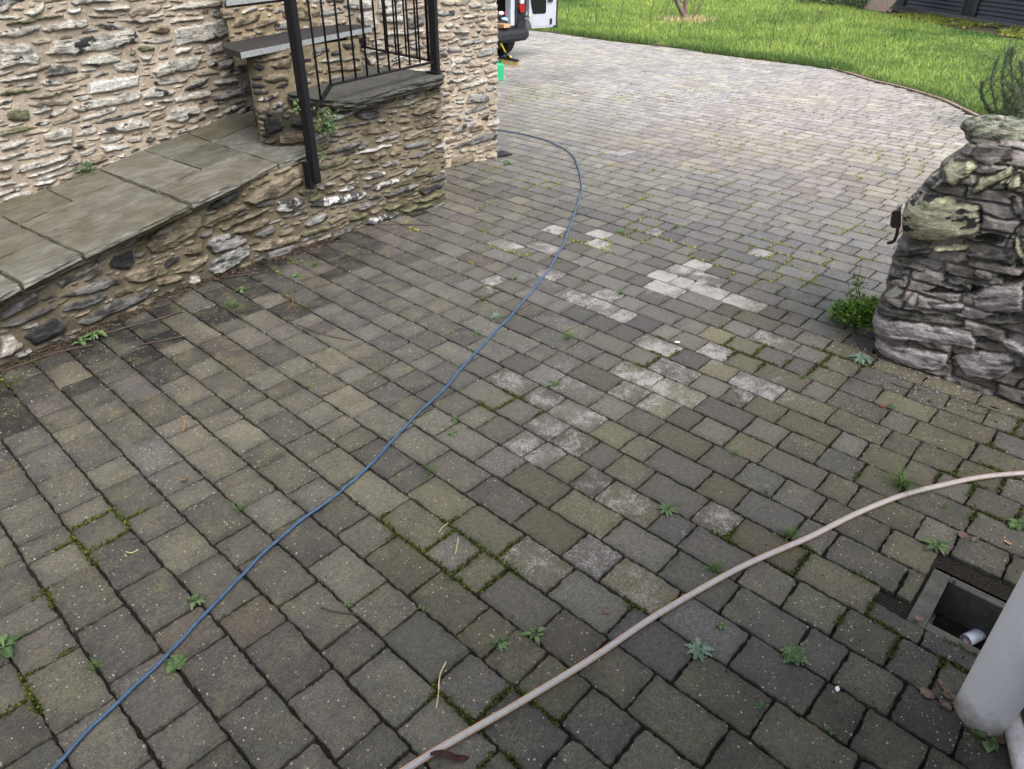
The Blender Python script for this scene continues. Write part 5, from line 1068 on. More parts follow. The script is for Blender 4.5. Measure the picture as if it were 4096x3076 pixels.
def vpoly(pts, Y, th, name, mat, parent=van, bevel=0):
    P = [vp(a, b_, Y) for a, b_ in pts]; b = MB(); n = len(P)
    b.add([tuple(p) for p in P]+[(p[0], p[1]+th, p[2]) for p in P], [tuple(range(n)), tuple(range(2*n-1, n-1, -1))]+[(i, (i+1) % n, n+(i+1) % n, n+i) for i in range(n)])
    return b.build(name, mat, parent, bevel=bevel)
# strips use vertical extents well above the frame
def vstrip(px0, px1, pyb, ztop, Y, th, name, mat, bevel=.004):
    a = vp(px0, pyb, Y); c = vp(px1, pyb, Y); b = MB(); b.box(((a[0]+c[0])/2, Y+th/2, (a[2]+ztop)/2), (c[0]-a[0], th, ztop-a[2])); return b.build(name, mat, van, bevel=bevel)
vstrip(2042, 2058, 104, 1.75, YV-.012, .12, 'door_pillar', M_SILV)
vstrip(2061, 2068, 108, 1.75, YV-.018, .10, 'door_seal', M_TYRE)
vstrip(2069, 2104, 78, 1.72, YV-.008, .1, 'rear_corner', M_BLKP)
vpoly([(2083,18),(2095,16),(2099,26),(2098,40),(2093,48),(2085,47),(2080,38),(2080,26)], YV-.05, .06, 'tail_light', M_REDG, bevel=.01)
vpoly([(2082,-60),(2096,-60),(2096,12),(2090,15),(2083,14)], YV-.045, .06, 'indicator_lens', M_CLRG, bevel=.006)
bp = [vp(1800, 196, YV-.12), vp(2060, 163, YV-.12)]
b = MB(); sec = [(0, .50), (-.06, .50), (-.10, .485), (-.14, .44), (-.15, .36), (-.10, .315), (0, .31)]; xs = [XL-.02, XL+.15, 9.0, 9.60, 9.78, 9.88, 9.92]; pull = [.14, .03, 0, 0, .02, .08, .16]; n = len(sec); vs = []
for x, pu in zip(xs, pull): vs += [(x, YV+min(y+pu, .04), z+(.05*(pu > .05) if z < .33 else 0)) for y, z in sec]
b.add(vs, [(i*n+j, (i+1)*n+j, (i+1)*n+(j+1) % n, i*n+(j+1) % n) for i in range(len(xs)-1) for j in range(n)]+[tuple(range(n)), tuple(reversed(range((len(xs)-1)*n, len(xs)*n)))])
bumper = b.build('bumper', M_BLKP, van, smooth=False, bevel=.01)
b = MB(); b.box((9.1, YV-.152, .375), (1.05, .012, .022)); b.build('bumper_ridge', M_BLKP, van, bevel=.004)
vpoly([(2078,80),(2090,80),(2100,96),(2100,112),(2070,112),(2072,96)], YV-.06, .1, 'bumper_corner', M_BLKP, bevel=.008)
b = MB()
for x in (9.35, 9.62): b = MB(); b.tube([(x, YV-.156, .43), (x, YV-.148, .43)], .014, 12); b.build('parking_sensor', M_TYRE, van)
def wheel(x, y):
    b = MB(); R0 = .32; prof_ = [(-.10, .22), (-.105, .28), (-.08, .315), (-.03, .32), (.03, .32), (.08, .315), (.105, .28), (.10, .22)]; n = 36; vs = []
    for i in range(n):
        a = 2*math.pi*i/n; vs += [(x+px, y+r*math.cos(a), .32+r*math.sin(a)) for px, r in prof_]
    m_ = len(prof_); b.add(vs, [(i*m_+j, ((i+1) % n)*m_+j, ((i+1) % n)*m_+j+1, i*m_+j+1) for i in range(n) for j in range(m_-1)])
    w_ = b.build('wheel', M_TYRE, van)
    b = MB(); b.tube([(x-.08, y, .32), (x+.08, y, .32)], .222, 28); o = b.build('rim', M_RIM); child(o, w_) if False else None
    o.parent = w_; o.matrix_parent_inverse = w_.matrix_world.inverted() if False else Matrix.Identity(4)
    return w_
for x in (XL+.13, XR-.08):
    for y in (9.42, 12.15): wheel(x, y)
# open right door
hx = np.array([9.83, 8.78]); dn_ = np.array([.44, -.18]); dn_ /= np.hypot(*dn_); dnn = np.array([-dn_[1], dn_[0], 0]); 
dpl = lambda px, py: hitplane(px, py, (9.97, 8.86, 0), np.array([dn_[1], -dn_[0], 0]))
q0 = dpl(2124, 111); q1 = dpl(2222, 104)
dpl0 = lambda u_, z, off=0.: (q0[0]+dn_[0]*u_+dn_[1]*off, q0[1]+dn_[1]*u_-dn_[0]*off, z)
Wd = float(np.hypot(q1[0]-q0[0], q1[1]-q0[1])); zb = (q0[2]+q1[2])/2
uof = lambda px, py: (float((dpl(px, py)-q0)[:2]@dn_), float(dpl(px, py)[2]))
def dplate(poly, off0, off1, name, mat, bevel=.004, parent=None):
    b = MB(); n = len(poly); b.add([dpl0(u_, z, off0) for u_, z in poly]+[dpl0(u_, z, off1) for u_, z in poly], [tuple(range(n)), tuple(range(2*n-1, n-1, -1))]+[(i, (i+1) % n, n+(i+1) % n, n+i) for i in range(n)])
    return b.build(name, mat, parent or van, bevel=bevel)
ol = [uof(*a) for a in [(2127,111),(2200,106),(2222,102)]]+[(uof(2222, 60)[0], 1.70), (uof(2122, 60)[0]-.01, 1.74)]+[uof(*a) for a in [(2109,10),(2112,30),(2108,46),(2096,52),(2096,74),(2112,76),(2119,84)]]
door_ = dplate(ol, -.025, .02, 'open_door', M_SILV, .008)
wz = [uof(*a) for a in [(2121,10),(2128,50),(2132,55),(2176,53),(2181,48),(2182,10)]]+[(uof(2182, 10)[0], 1.5), (uof(2121, 10)[0], 1.5)]
g1_ = dplate(wz, .020, .026, 'window', M_GLS, .002); 
rim_ = [uof(*a) for a in [(2128,62),(2190,60),(2205,70),(2208,92),(2196,100),(2132,104),(2124,92)]]
dplate(rim_, .018, .026, 'inner_panel', M_SILV, .012)
ul, zl = uof(2200, 84); b = MB(); b.box(dpl0(ul, zl, .035), (.035, .03, .09), rz=math.atan2(dn_[1], dn_[0])); b.build('latch', M_TYRE, van, bevel=.006)
ur, z_r = uof(2222, 100); dplate([(ur-.005, zb+.01), (ur+.015, zb+.01), (ur+.015, 1.70), (ur-.005, 1.70)], -.03, .03, 'door_edge_seal', M_TYRE, .002)
dplate([(ur-.05, zb-.012), (ur+.025, zb-.012), (ur+.025, zb+.02), (ur-.05, zb+.02)], -.03, .035, 'corner_buffer', M_TYRE, .003)
uh, zh = uof(2200, 0); dplate([(uh-.05, zh-.02), (uh+.03, zh-.02), (uh+.03, zh+.10), (uh-.05, zh+.10)], .02, .045, 'door_handle', M_TYRE, .006)
b = MB(); p = dpl(2112, 62); b.tube([(9.80, YV-.02, p[2]), tuple(p)], .010, 8); b.build('check_strap', M_TYRE, van); b = MB(); b.tube([tuple(p+np.array([-.02, -.03, 0])), tuple(p+np.array([.01, -.035, 0]))], .022, 10); b.build('hinge_cap', plain('yellow_cap', (.6, .5, .04), .5), van)
# left door swung open, hidden behind the house corner
b = MB(); b.box((XL-.28, YV-.12, 1.1), (.55, .045, 1.2), rz=R(200)); b.build('open_door', M_SILV, van, bevel=.01)
b = MB(); b.box((9.07, 8.76+.06, .515), (1.5, .10, .03)); b.build('load_sill', M_BLKP, van, bevel=.004)
b = MB(); b.box((9.07, YV+4.2, 1.3), (.01, .01, .01))
b = MB(); b.add([(XL+.08, YV+2.66, 1.67), (XR-.08, YV+2.66, 1.67), (XR-.05, YV+3.2, 1.23), (XL+.05, YV+3.2, 1.23)], [(0, 1, 2, 3)]); b.build('windscreen', M_GLS, van)
for x in (XL+.25, XR-.25): b = MB(); b.box((x, YV+4.22, .78), (.3, .08, .14)); b.build('headlight', M_CLRG, van, bevel=.02)
# clothes and timber inside
def cloth(name, pxs, Y, mat, lab, cat, th=.05, seed=0):
    P = [vp(a, b_, Y) for a, b_ in pxs]; c = np.mean(P, 0); vs = []; fs = []; n = len(P); K = 6
    for k_ in range(K+1):
        t = k_/K
        for p in P: q = c+(p-c)*(1-t); q = q+np.array([0, -th*math.sin(min(1, t*1.3)*math.pi/2)+.03*(float(vn(q[0]*30, q[2]*30, seed))-.5), .015*(float(vn(q[0]*25, q[2]*25, seed+1))-.5)]); vs.append(tuple(q))
    fs = [(k_*n+i, k_*n+(i+1) % n, (k_+1)*n+(i+1) % n, (k_+1)*n+i) for k_ in range(K) for i in range(n)]
    return tag(mesh(name, vs, fs, mat, smooth=True), lab, cat)
cloth('jacket', [(2011,47),(2030,48),(2041,62),(2047,80),(2050,98),(2045,103),(2038,101),(2037,82),(2028,66),(2012,58)], 8.93, plain('red_cloth', (.32, .012, .02), .8, var=.3), 'red cloth jacket bundled in the back of the van', 'jacket', seed=1)
cloth('dark_jacket', [(1990,45),(2012,47),(2030,64),(2038,84),(2037,100),(2015,100),(1988,96)], 8.98, plain('navy_cloth', (.012, .013, .03), .85, var=.3), 'dark navy cloth piled under the red jacket in the van', 'clothes', seed=5)
cloth('blue_cloth', [(2003,73),(2020,68),(2031,70),(2035,92),(2029,96),(2018,84),(2004,78)], 8.90, plain('pale_blue_cloth', (.30, .46, .68), .8, var=.12), 'pale blue cloth lying on the dark clothes in the van', 'cloth', seed=9)
cloth('white_cloth', [(1996,46),(2008,44),(2012,56),(2006,62),(1996,58)], 8.90, plain('white_cloth', (.6, .6, .7), .8, var=.3, sc=60), 'small patterned white cloth at the top of the clothes in the van', 'cloth', seed=12)
cloth('black_bag', [(1995,84),(2012,80),(2028,88),(2030,103),(1996,103)], 8.88, M_TYRE, 'small black bag on the van floor below the pale blue cloth', 'bag', seed=14)
b = MB(); a = vp(1990, 109, 8.84); c = vp(2014, 108, 8.84); b.box(((a[0]+c[0])/2, 8.84, a[2]+.025), (c[0]-a[0], .3, .05)); tag(b.build('timber_block', plain('raw_timber', (.42, .25, .13), .7)), 'short block of raw timber on the van load sill', 'timber')
# ------------------------------------------------------------------ broom and jerrycan
YEL = plain('yellow_plastic', (.72, .56, .03), .4, var=.1)
hl = Vector(G(1975, 262)); hr = Vector(G(2072, 268)); br_ = empty('broom', (hl+hr)/2, 'yellow broom with a wide bristle head standing on the paving behind the van', 'broom')
def bh(px, py, z): return Vector(G(px, py, z))
e1, e2 = bh(1980, 226, .085), bh(2072, 243, .085); e1 = e2+(e1-e2).normalized()*.50
b = MB(); b.bar(tuple(e1), tuple(e2), .06, .028); b.build('head', M_BLKP, br_, bevel=.004)
dirb = (e2-e1).normalized(); side = Vector((-dirb.y, dirb.x, 0)); vs = []; fs = []; cs = []
for i in range(260):
    p = e1+(e2-e1)*((i+.5)/260)+side*random.uniform(-.025, .025)-Vector((0, 0, .012)); q = p-Vector((0, 0, .078))+dirb*(((i/260)-.5)*.03+random.gauss(0, .003))+side*random.gauss(-.01, .012)
    w_ = dirb*.0022; b0 = len(vs); vs += [tuple(p-w_), tuple(p+w_), tuple(q+w_), tuple(q-w_)]; fs.append((b0, b0+1, b0+2, b0+3)); c = random.random(); cs += [(c,)*3]*4
k = NM('bristle', .6, .3); at = k.att(); k.col(k.mix(at.outputs[0], (.6, .45, .12), (.85, .7, .3))); mesh('bristles', vs, fs, k.m, br_, cols=np.array(cs))
hb = e2+(e1-e2).normalized()*.26+Vector((0, 0, .03))
hdir = Vector(hitplane(1994, 155, (hb.x-.12, 0, 0), np.array([1, 0, 0])))-hb; hdir.normalize()
s0 = hb+hdir*.05
b = MB(); b.tube([hb-hdir*.01, s0+hdir*.03], .018, 10); b.tube([hb+dirb*.02, hb+dirb*.06+Vector((0, 0, .01))], .014, 8); b.build('socket', M_BLKP, br_, smooth=True)
b = MB(); b.tube([hb+dirb*.055+Vector((0, 0, .01)), hb+dirb*.085+Vector((0, 0, .012))], .014, 10); b.build('clip', YEL, br_)
b = MB(); b.tube([s0+hdir*.02, s0+hdir*1.25], .0125, 12); b.build('handle', YEL, br_, smooth=True)
GRN = plain('green_plastic', (.015, .30, .14), .45, .4, var=.12, sc=6)
cr = Vector(G(2008, 322)); cc_ = cr+Vector((-.07, .06, 0)); jc = empty('jerrycan', cc_, 'green plastic jerrycan standing by the house corner below the broom', 'jerrycan', rz=R(-12))
b = MB(); w2_, d2_, h2_ = .20, .16, .235
def rr_(w_, d_, z, r=.03):
    o = []
    for (sx, sy, a0) in ((1, 1, 0), (-1, 1, 90), (-1, -1, 180), (1, -1, 270)):
        for k_ in range(5): a = R(a0+k_*22.5); o.append((sx*(w_/2-r)+r*math.cos(a), sy*(d_/2-r)+r*math.sin(a), z))
    return o
ring = []; Mj = Matrix.Translation(cc_) @ Matrix.Rotation(R(-12), 4, 'Z')
for (s_, z) in ((.92, 0), (1, .012), (1, .20), (.96, .222), (.80, .238)): ring += [tuple(Mj @ Vector(p)) for p in rr_(w2_*s_, d2_*s_, z)]
n = 20; b.add(ring, [(k_*n+i, k_*n+(i+1) % n, (k_+1)*n+(i+1) % n, (k_+1)*n+i) for k_ in range(4) for i in range(n)]+[tuple(reversed(range(n))), tuple(range(4*n, 5*n))]); b.build('can_body', GRN, jc, smooth=False, bevel=.003)
b = MB(); b.tube([Mj @ Vector(p) for p in [(-.07, 0, .235), (-.07, 0, .262), (-.045, 0, .274), (.02, 0, .274), (.045, 0, .262), (.045, 0, .235)]], .013, 10); b.build('handle', GRN, jc, smooth=True)
b = MB(); b.tube([Mj @ Vector((.072, 0, .23)), Mj @ Vector((.072, 0, .268))], .017, 14); b.build('cap', plain('dark_cap', (.01, .03, .02), .5), jc)
# ------------------------------------------------------------------ weeds
def tuft_mesh(n, hgt, spread, seed, wid=.0028):
    r = random.Random(seed); vs = []; fs = []; cs = []
    for _ in range(n):
        a = r.uniform(0, 2*math.pi); L = hgt*r.uniform(.5, 1.15); out = spread*r.uniform(.25, 1.1); x0, y0 = r.gauss(0, .008), r.gauss(0, .008); px, py = -math.sin(a)*wid/2, math.cos(a)*wid/2; c = r.random(); pv = None
        for k_ in range(4):
            t = k_/3; x = x0+math.cos(a)*out*t**1.3; y = y0+math.sin(a)*out*t**1.3; z = L*(t-.45*t*t*r.uniform(.8, 1.5)); w_ = 1-t*.9; b0 = len(vs)
            vs += [(x-px*w_, y-py*w_, max(z, .001)), (x+px*w_, y+py*w_, max(z, .001))]; cs += [(c*(.6+.4*t),)*3]*2
            if pv is not None: fs.append((pv, pv+1, b0+1, b0))
            pv = b0
    return vs, fs, np.array(cs)
def rosette_mesh(n, L, wd, seed, lift=.5, lobed=False):
    r = random.Random(seed); vs = []; fs = []; cs = []
    for i in range(n):
        a = 2*math.pi*i/n*1.618*2+r.uniform(-.3, .3); l_ = L*r.uniform(.55, 1.1); up = lift*r.uniform(.3, 1.2); c = r.random(); N_ = 8; prev = None
        for k_ in range(N_+1):
            t = k_/N_; w_ = wd*l_/L*max(.04, (math.sin(min(1, t*1.05)*math.pi)**.7 if t > .25 else .18))*(1 if not lobed else (1.25 if k_ % 2 else .5)); x = math.cos(a)*l_*t; y = math.sin(a)*l_*t; z = .003+l_*up*(t*(1-t))*1.3+.002*i/n
            b0 = len(vs); px, py = -math.sin(a)*w_/2, math.cos(a)*w_/2; vs += [(x-px, y-py, z+w_*.12), (x, y, z), (x+px, y+py, z+w_*.12)]; cs += [(c,)*3, (min(1, c+.25),)*3, (c,)*3]
            if prev is not None: fs += [(prev, prev+1, b0+1, b0), (prev+1, prev+2, b0+2, b0+1)]
            prev = b0
    return vs, fs, np.array(cs)
def place(name, dat, mat, px, py, sc_, lab, cat, group, rz=None):
    x, y, _ = G(px*D, py*D); o = mesh(name, dat[0], dat[1], mat, None, cols=dat[2]); o.location = (x, y, .001); o.scale = (sc_,)*3; o.rotation_euler.z = random.uniform(0, 6.28) if rz is None else rz
    return tag(o, lab, cat, group)
TU = [(1945,1050,1.25,'largest dark green grass tuft, just above the grey hose',90,.11),(1705,1158,.9,'yellowing grass tuft touching the upper side of the grey hose',80,.08),(1543,1232,.9,'spiky grass tuft left of the yellowing one, above the grey hose',60,.085),(1587,983,.6,'small grass tuft on the mossy joint above the big tuft row',40,.07),(1733,817,.7,'small dense grass tuft left of the boulder wall foot',60,.05),(680,575,1.1,'pale wiry grass tuft near the retaining wall, right of the post foot',35,.09),(508,662,1.1,'grass tuft with flat blades near the middle of the retaining wall foot',40,.09),(520,1103,.8,'wispy grass tuft in the left foreground joints',26,.08),(1113,604,.8,'grass tuft just left of the blue hose in the middle',36,.07),(1228,730,1.0,'grass tuft among pale pavers right of the blue hose',45,.08),(1340,636,.9,'grass tuft between the whitish pavers in the middle distance',40,.08),(1262,608,.8,'grass sprig at the left end of the whitish pavers',30,.07),(1460,493,1.0,'grass tuft far up the paving, right of the blue hose bend',35,.08),(1185,500,.8,'grass tuft beside the curve of the blue hose',25,.07),(1000,800,.5,'small flat grass tuft left of the middle of the blue hose',24,.07),(930,1020,.9,'leaning grass and dock sprig in the centre foreground',26,.08),(1655,1065,.6,'grass sprig left of the big dark tuft',22,.07),(2040,1096,.6,'thin grass sprig just under the grey hose',18,.07),(2115,868,.6,'grass sprig in front of the boulder wall foot',18,.06),(2150,912,.6,'grass sprig near the right edge below the boulder wall',22,.05),(560,1010,.5,'tiny grass sprig on the dark left pavers',14,.06),(270,1122,.5,'grass sprig in the far left foreground',16,.06),(1090,685,.5,'dry grass sprig close to the blue hose',16,.06),(1375,497,.6,'grass tuft in the row of far tufts, left one',22,.07),(1530,960,.5,'sprig of grass left of the mossy joint',14,.05),(1470,1092,.45,'pale grass sprig right of the dandelion in the centre',14,.06),(720,1130,.3,'tiny grass sprig beside the blue hose lower half',10,.06),(1955,1210,.3,'tiny sprig near the open drain',10,.06),(205,1440,.9,'bright feathery sprig left of the broad-leaved weed in the lower left',40,.045)]
for i, (px, py, s_, lab, n_, hg_) in enumerate(TU): place('grass_tuft', tuft_mesh(n_, hg_*.75, hg_*.8, 500+i), M_TUFT, px, py, s_, lab, 'grass tuft', 'grass tufts growing in the paving joints')
RO = [(178,742,1.1,9,.07,.026,'light green broad leaves of a weed at the left foot of the retaining wall','H',.9),(205,728,1.1,12,.085,.03,'darker lobed weed at the left foot of the retaining wall','H',1.),(523,628,1.0,9,.06,.02,'small leafy weed at the retaining wall foot beside the grass tuft','H',.8),(380,1437,1.0,16,.05,.034,'round-leaved dark green weed beside the lower part of the blue hose','H',.5),(425,1300,.8,6,.07,.028,'tall dock leaf standing in a joint left of the blue hose','H',1.4),(1070,684,.8,12,.07,.022,'pale lobed rosette left of the blue hose in the middle','G',.5),(1032,722,.8,9,.06,.02,'green rosette below the pale lobed one','H',.5),(985,908,.8,9,.065,.018,'narrow-leaved weed in the centre, upper of two','H',.6),(980,938,.7,8,.06,.015,'narrow-leaved weed in the centre, lower of two','H',.6),(1196,830,.9,10,.07,.014,'star-shaped dandelion rosette among the pale central pavers','H',.4),(670,835,.7,6,.05,.02,'small round-leaved weed on the left pavers','H',.6),(1440,1103,1.0,12,.065,.018,'dandelion rosette in the centre right foreground','H',.5),(2022,1182,1.15,13,.07,.02,'dandelion rosette at the upper corner of the open drain','H',.4),(1716,1418,1.15,24,.055,.032,'large round-leaved plantain in the lower right foreground','H',.6),(1510,1405,.9,12,.07,.024,'grey spiny thistle rosette below the grey hose','G',.3),(1860,778,1.3,16,.075,.022,'grey-green rosette at the left foot of the boulder wall','G',.6),(1078,1391,.9,6,.06,.018,'small four-leaved weed in the lower centre','H',.5),(1155,1376,1.0,6,.07,.018,'upright narrow-leaved weed in the lower centre','H',1.3),(2196,1135,1.0,14,.06,.026,'round-leaved weed at the right edge above the pipe','H',.5),(1098,354,1.2,12,.07,.03,'leafy weed near the foot of the house corner','H',.9),(1555,1352,.8,8,.04,.02,'clover sprig in the joint below the grey hose','H',.6),(1793,1580,.6,5,.05,.02,'small five-leaved seedling at the lower right','H',.5),(1640,1525,.7,10,.035,.018,'chain of tiny round leaves in the lower right joint','H',.8),(10,1400,1.2,9,.07,.03,'dark weed at the left edge of the frame','H',.7),(1212,566,.8,8,.06,.014,'small star rosette right beside the blue hose','H',.4),(1345,503,1.2,10,.06,.02,'dark dense weed among the far grass tufts','H',.8),(2130,1600,1.0,5,.06,.036,'fresh green leaf sprig at the foot of the white pipe','H',.9),(500,1095,.6,6,.06,.012,'slim green sprig on the left pavers','H',.5),(755,1305,.6,5,.05,.018,'tiny two-leaved seedling in the lower middle','H',.5),(910,1315,.5,5,.05,.018,'tiny seedling right of the brown twig','H',.5),(640,597,1.2,8,.04,.02,'tiny plant beside the retaining wall under the post','H',.5),(1925,880,.8,12,.04,.02,'low green sprawl in the joint below the boulder wall','H',.5)]
for i, (px, py, s_, n_, L_, wd, lab, kd, lf) in enumerate(RO): place('leafy_weed', rosette_mesh(int(n_*1.5), L_*.68, wd*.8, 700+i, lf, kd == 'G' or i % 3 == 1), M_GREYHERB if kd == 'G' else M_HERB, px, py, s_, lab, 'weed', 'leafy weeds growing in the paving joints')
# trailing plants on the landing and by the ramp
tg = empty('trailing_plant', G(1310, 500, .8), 'small round-leaved trailing plant hanging from the landing slab behind the post', 'plant')
pts = []
def onfront(px, py, Yf=4.10): return Vector(hitplane(px, py, (0, Yf, 0), np.array([0, 1, 0])))
for (x0_, y0_, x1_, y1_, n_) in [(1255,430,1325,545,60),(1262,440,1350,530,70),(1180,395,1200,450,30),(1240,425,1265,470,22),(1270,580,1300,635,22),(1300,470,1345,530,50)]:
    for _ in range(n_): pts.append(onfront(random.uniform(x0_, x1_), random.uniform(y0_, y1_), random.uniform(4.02, 4.10)))
leaves_mesh('leaves', pts, .020, M_HERB, tg, .95, tilt=1.2)
b = MB()
for i in range(6): b.tube([tuple(pts[i*7]), tuple((pts[i*7]+pts[i*7+3])/2+Vector((0, -.01, .01))), tuple(pts[i*7+3])], .0012, 4)
b.build('runners', M_STEM, tg)
p0_ = Vector(onramp(1135, 485)); leaves_mesh('leaves', [p0_+Vector((random.gauss(0, .07), random.gauss(0, .03), abs(random.gauss(0, .025)))) for _ in range(110)], .020, M_HERB, tg, .9)
p1_ = Vector(onramp(352, 690)); o = leaves_mesh('crevice_plant', [p1_+Vector((random.gauss(0, .03), random.gauss(0, .012), abs(random.gauss(0, .035)))) for _ in range(150)], .016, M_HERB, None, .9); tag(o, 'small round-leaved plant in the crevice where the house wall meets the flags', 'plant')
# ------------------------------------------------------------------ moss and sprigs in the joints
vs = []; fs = []; cs = []; rm = random.Random(21); MOSS_PX = [(1370,1320,60),(1290,1310,40),(760,1460,60),(680,1395,40),(340,1410,35),(980,1540,60),(1330,1560,50),(1180,1470,40),(1500,560,30),(880,890,50),(1690,735,50),(1370,1385,0),(1610,1590,40),(1575,1445,35),(1690,1200,30),(1480,1020,35),(1930,905,50),(1780,770,30),(415,1245,40),(1400,1090,0),(560,1560,30),(1050,1120,40),(1290,1190,30),(1110,1010,20),(1620,940,30),(2010,940,30),(20,1540,40),(1840,800,40),(1800,830,30),(1180,1120,20)]
cen = [(a, b_) for a, b_, r_0 in MOSS_PX if r_0]; cw = [G(a*D, b_*D) for a, b_ in cen]
start = 0
for v_ in V:
    n = len(v_)//5; o = v_[n:2*n]; c0_ = o[:, :2].mean(0); di = math.hypot(*c0_)
    if di > 11: continue
    far = di > 4.2
    for i in range(0, n, 1 if not far else 2):
        x, y, z = o[i]; a = float(vn(x*2.6, y*2.6, 31)*.6+vn(x*9, y*9, 32)*.4)
        th = .72 if not far else .67
        near = min(math.hypot(x-q[0], y-q[1]) for q in cw)
        if near < .16: th -= .22*(1-near/.16)
        if x > 4.5 and y < 3.5: th -= .05
        if a < th: continue
        for _ in range(5 if not far else 2):
            px, py = x+rm.gauss(0, .0035), y+rm.gauss(0, .0035); s_ = rm.uniform(.0025, .006)*(1 if not far else 1.9); h_ = rm.uniform(-.006, .005); a_2 = rm.uniform(0, 6.28)
            b0 = len(vs); vs += [(px+math.cos(a_2)*s_, py+math.sin(a_2)*s_, h_), (px-math.cos(a_2)*s_, py-math.sin(a_2)*s_, h_), (px+rm.gauss(0, .003), py+rm.gauss(0, .003), h_+s_*1.5)]; fs.append((b0, b0+1, b0+2)); c = min(1, max(0, rm.gauss(.12 if not far else .7, .16))); cs += [(c,)*3]*3
o = mesh('joint_moss', vs, fs, M_MOSS, None, cols=np.array(cs)); o['kind'] = 'stuff'; tag(o, 'moss and tiny sprigs filling the joints between the pavers', 'moss')
# grit and crumbs on the paving
vs = []; fs = []; cs = []
for g_i in range(5600):
    if g_i < 400: x, y = 3.52+rm.gauss(0, .12), .45+rm.gauss(0, .35)
    elif rm.random() < .45: x, y = 3.3+rm.gauss(0, .35), .45+rm.gauss(0, .45)
    elif rm.random() < .4: x, y = 1.9+rm.gauss(0, .25), .0+rm.gauss(0, .3)
    else: x, y = rm.uniform(.2, 4), rm.uniform(-.3, 4)
    if behind_wall(x, y-.05) or (DR['x0']-.02 < x < DR['x1']+.02 and DR['y0'] < y < DR['y1']+.02): continue
    s_ = abs(rm.gauss(.0010, .0014))+.0006+(.0022*rm.random() if g_i < 400 else 0); b0 = len(vs); z = .001; vs += [(x+s_, y, z), (x-s_*.6, y+s_*.8, z), (x-s_*.5, y-s_*.8, z), (x, y, z+s_*1.2)]; fs += [(b0, b0+1, b0+3), (b0+1, b0+2, b0+3), (b0+2, b0, b0+3)]; c = rm.choice([0, 0, .2, .8, 1]) if g_i > 400 else 1; cs += [(c,)*3]*4
k = NM('grit', .8, .3); at = k.att(); k.col(k.mix(at.outputs[0], (.03, .028, .028), (.45, .44, .42))); o = mesh('grit', vs, fs, k.m, None, cols=np.array(cs)); o['kind'] = 'stuff'; tag(o, 'loose grit and crumbs scattered on the paving', 'grit')
# fallen leaf debris along the retaining wall foot
vs = []; 
# ------------------------------------------------------------------ litter
def leaf(px, py, L, W_, mat, lab, curl=.3, rz=None, shape=0, name='fallen_leaf', cat='leaf', group='fallen leaves on the paving', z=.004):
    x, y, _ = G(px*D, py*D); N_ = 10; vs = []; cs = []; fs = []; sd_ = random.random()*9
    for i in range(N_+1):
        t = i/N_; w_ = W_*math.sin(math.pi*min(1, t*.96+.02))**(.8 if shape == 0 else .45)*(1+.25*(float(vn(t*6, sd_, 3))-.5)*(2 if shape else 1)); cz = curl*L*.25*math.sin(t*3+sd_); u_ = (t-.5)*L
        for j in (-1, -.4, .4, 1): vs.append((u_, j*w_/2, max(.001, z+abs(j)*curl*W_*.35+max(0, cz)))); cs.append((random.random(),)*3)
    for i in range(N_):
        for j in range(3): a = i*4+j; fs.append((a, a+1, a+5, a+4))
    o = mesh(name, vs, fs, mat, None, cols=np.array(cs)); o.location = (x, y, 0); o.rotation_euler.z = random.uniform(0, 6.28) if rz is None else rz
    return tag(o, lab, cat, group)
for a in [(400,1040,.050,.030,M_DRY,'crumpled pale brown leaf on the left pavers',.9),(1905,880,.035,.016,M_REDL,'small red leaf below the boulder wall',.4),(1310,1323,.035,.024,M_DRY,'pale brown leaf tucked under the grey hose',.2),(2078,1158,.055,.040,M_DRY,'large pale veined leaf above the open drain',.3),(2105,1168,.045,.025,M_DRY,'dark brown curled leaf right of the large pale leaf',.5),(2010,868,.05,.022,M_HERB,'fresh green leaf in front of the boulder wall',.7),(2000,876,.04,.02,M_DRY,'tan leaf lying under the fresh green leaf',.4),(1800,506,.06,.035,M_TUFT,'yellow-green leaf on the paving left of the rusty bracket',.5),(1425,573,.05,.02,M_DRY,'tan leaf on the middle paving',.3),(1505,605,.04,.022,M_DRY,'dark reddish leaf below the tan one',.3),(2150,882,.06,.025,M_DRY,'brown leaf at the right edge under the boulder wall',.4),(2040,1487,.07,.028,M_DRY,'long grey-brown leaf beside the open drain front',.2),(2085,1390,.035,.02,M_DRY,'curled brown leaf on the left frame of the drain',.6),(1985,1338,.04,.03,M_DRY,'faded leaf pressed on the paver left of the drain',.1),(2000,1500,.06,.04,M_DRY,'broad russet leaf below the drain, left one',.3),(2050,1505,.06,.035,M_DRY,'broad pale leaf below the drain, right one',.3),(2040,1525,.05,.03,M_DRY,'small dark leaf between the broad leaves and the pipe',.4),(2075,1545,.035,.02,M_DRY,'rust-brown leaf against the bottom of the white pipe',.8),(2165,1600,.07,.035,M_DRY,'dull brown leaf between the two white pipes',.4),(515,607,.05,.014,M_DRY,'orange sliver of bark at the retaining wall foot',.3),(1275,275,.07,.03,M_DRY,'pale feather-like leaf on the far paving',.2),(1440,212,.05,.04,M_DRY,'dark curled leaf in the far bright paving',.9),(1870,520,.02,.01,M_DRY,'small brown leaf below the rusty bracket',.3),(255,705,.05,.03,M_HERB,'yellow-green leaf by the retaining wall foot at far left',.4)]:
    leaf(a[0], a[1], a[2]*.75, a[3]*.75, a[4], a[5], a[6])
leaf(1808, 1490, .022, .012, M_WHITE, 'torn white scrap on the lower right paving', .2, name='paper_scrap', cat='scrap', group=None)
leaf(1463, 741, .03, .02, M_WHITE, 'white feather scrap on the middle paving', .2, name='white_scrap', cat='scrap', group=None)
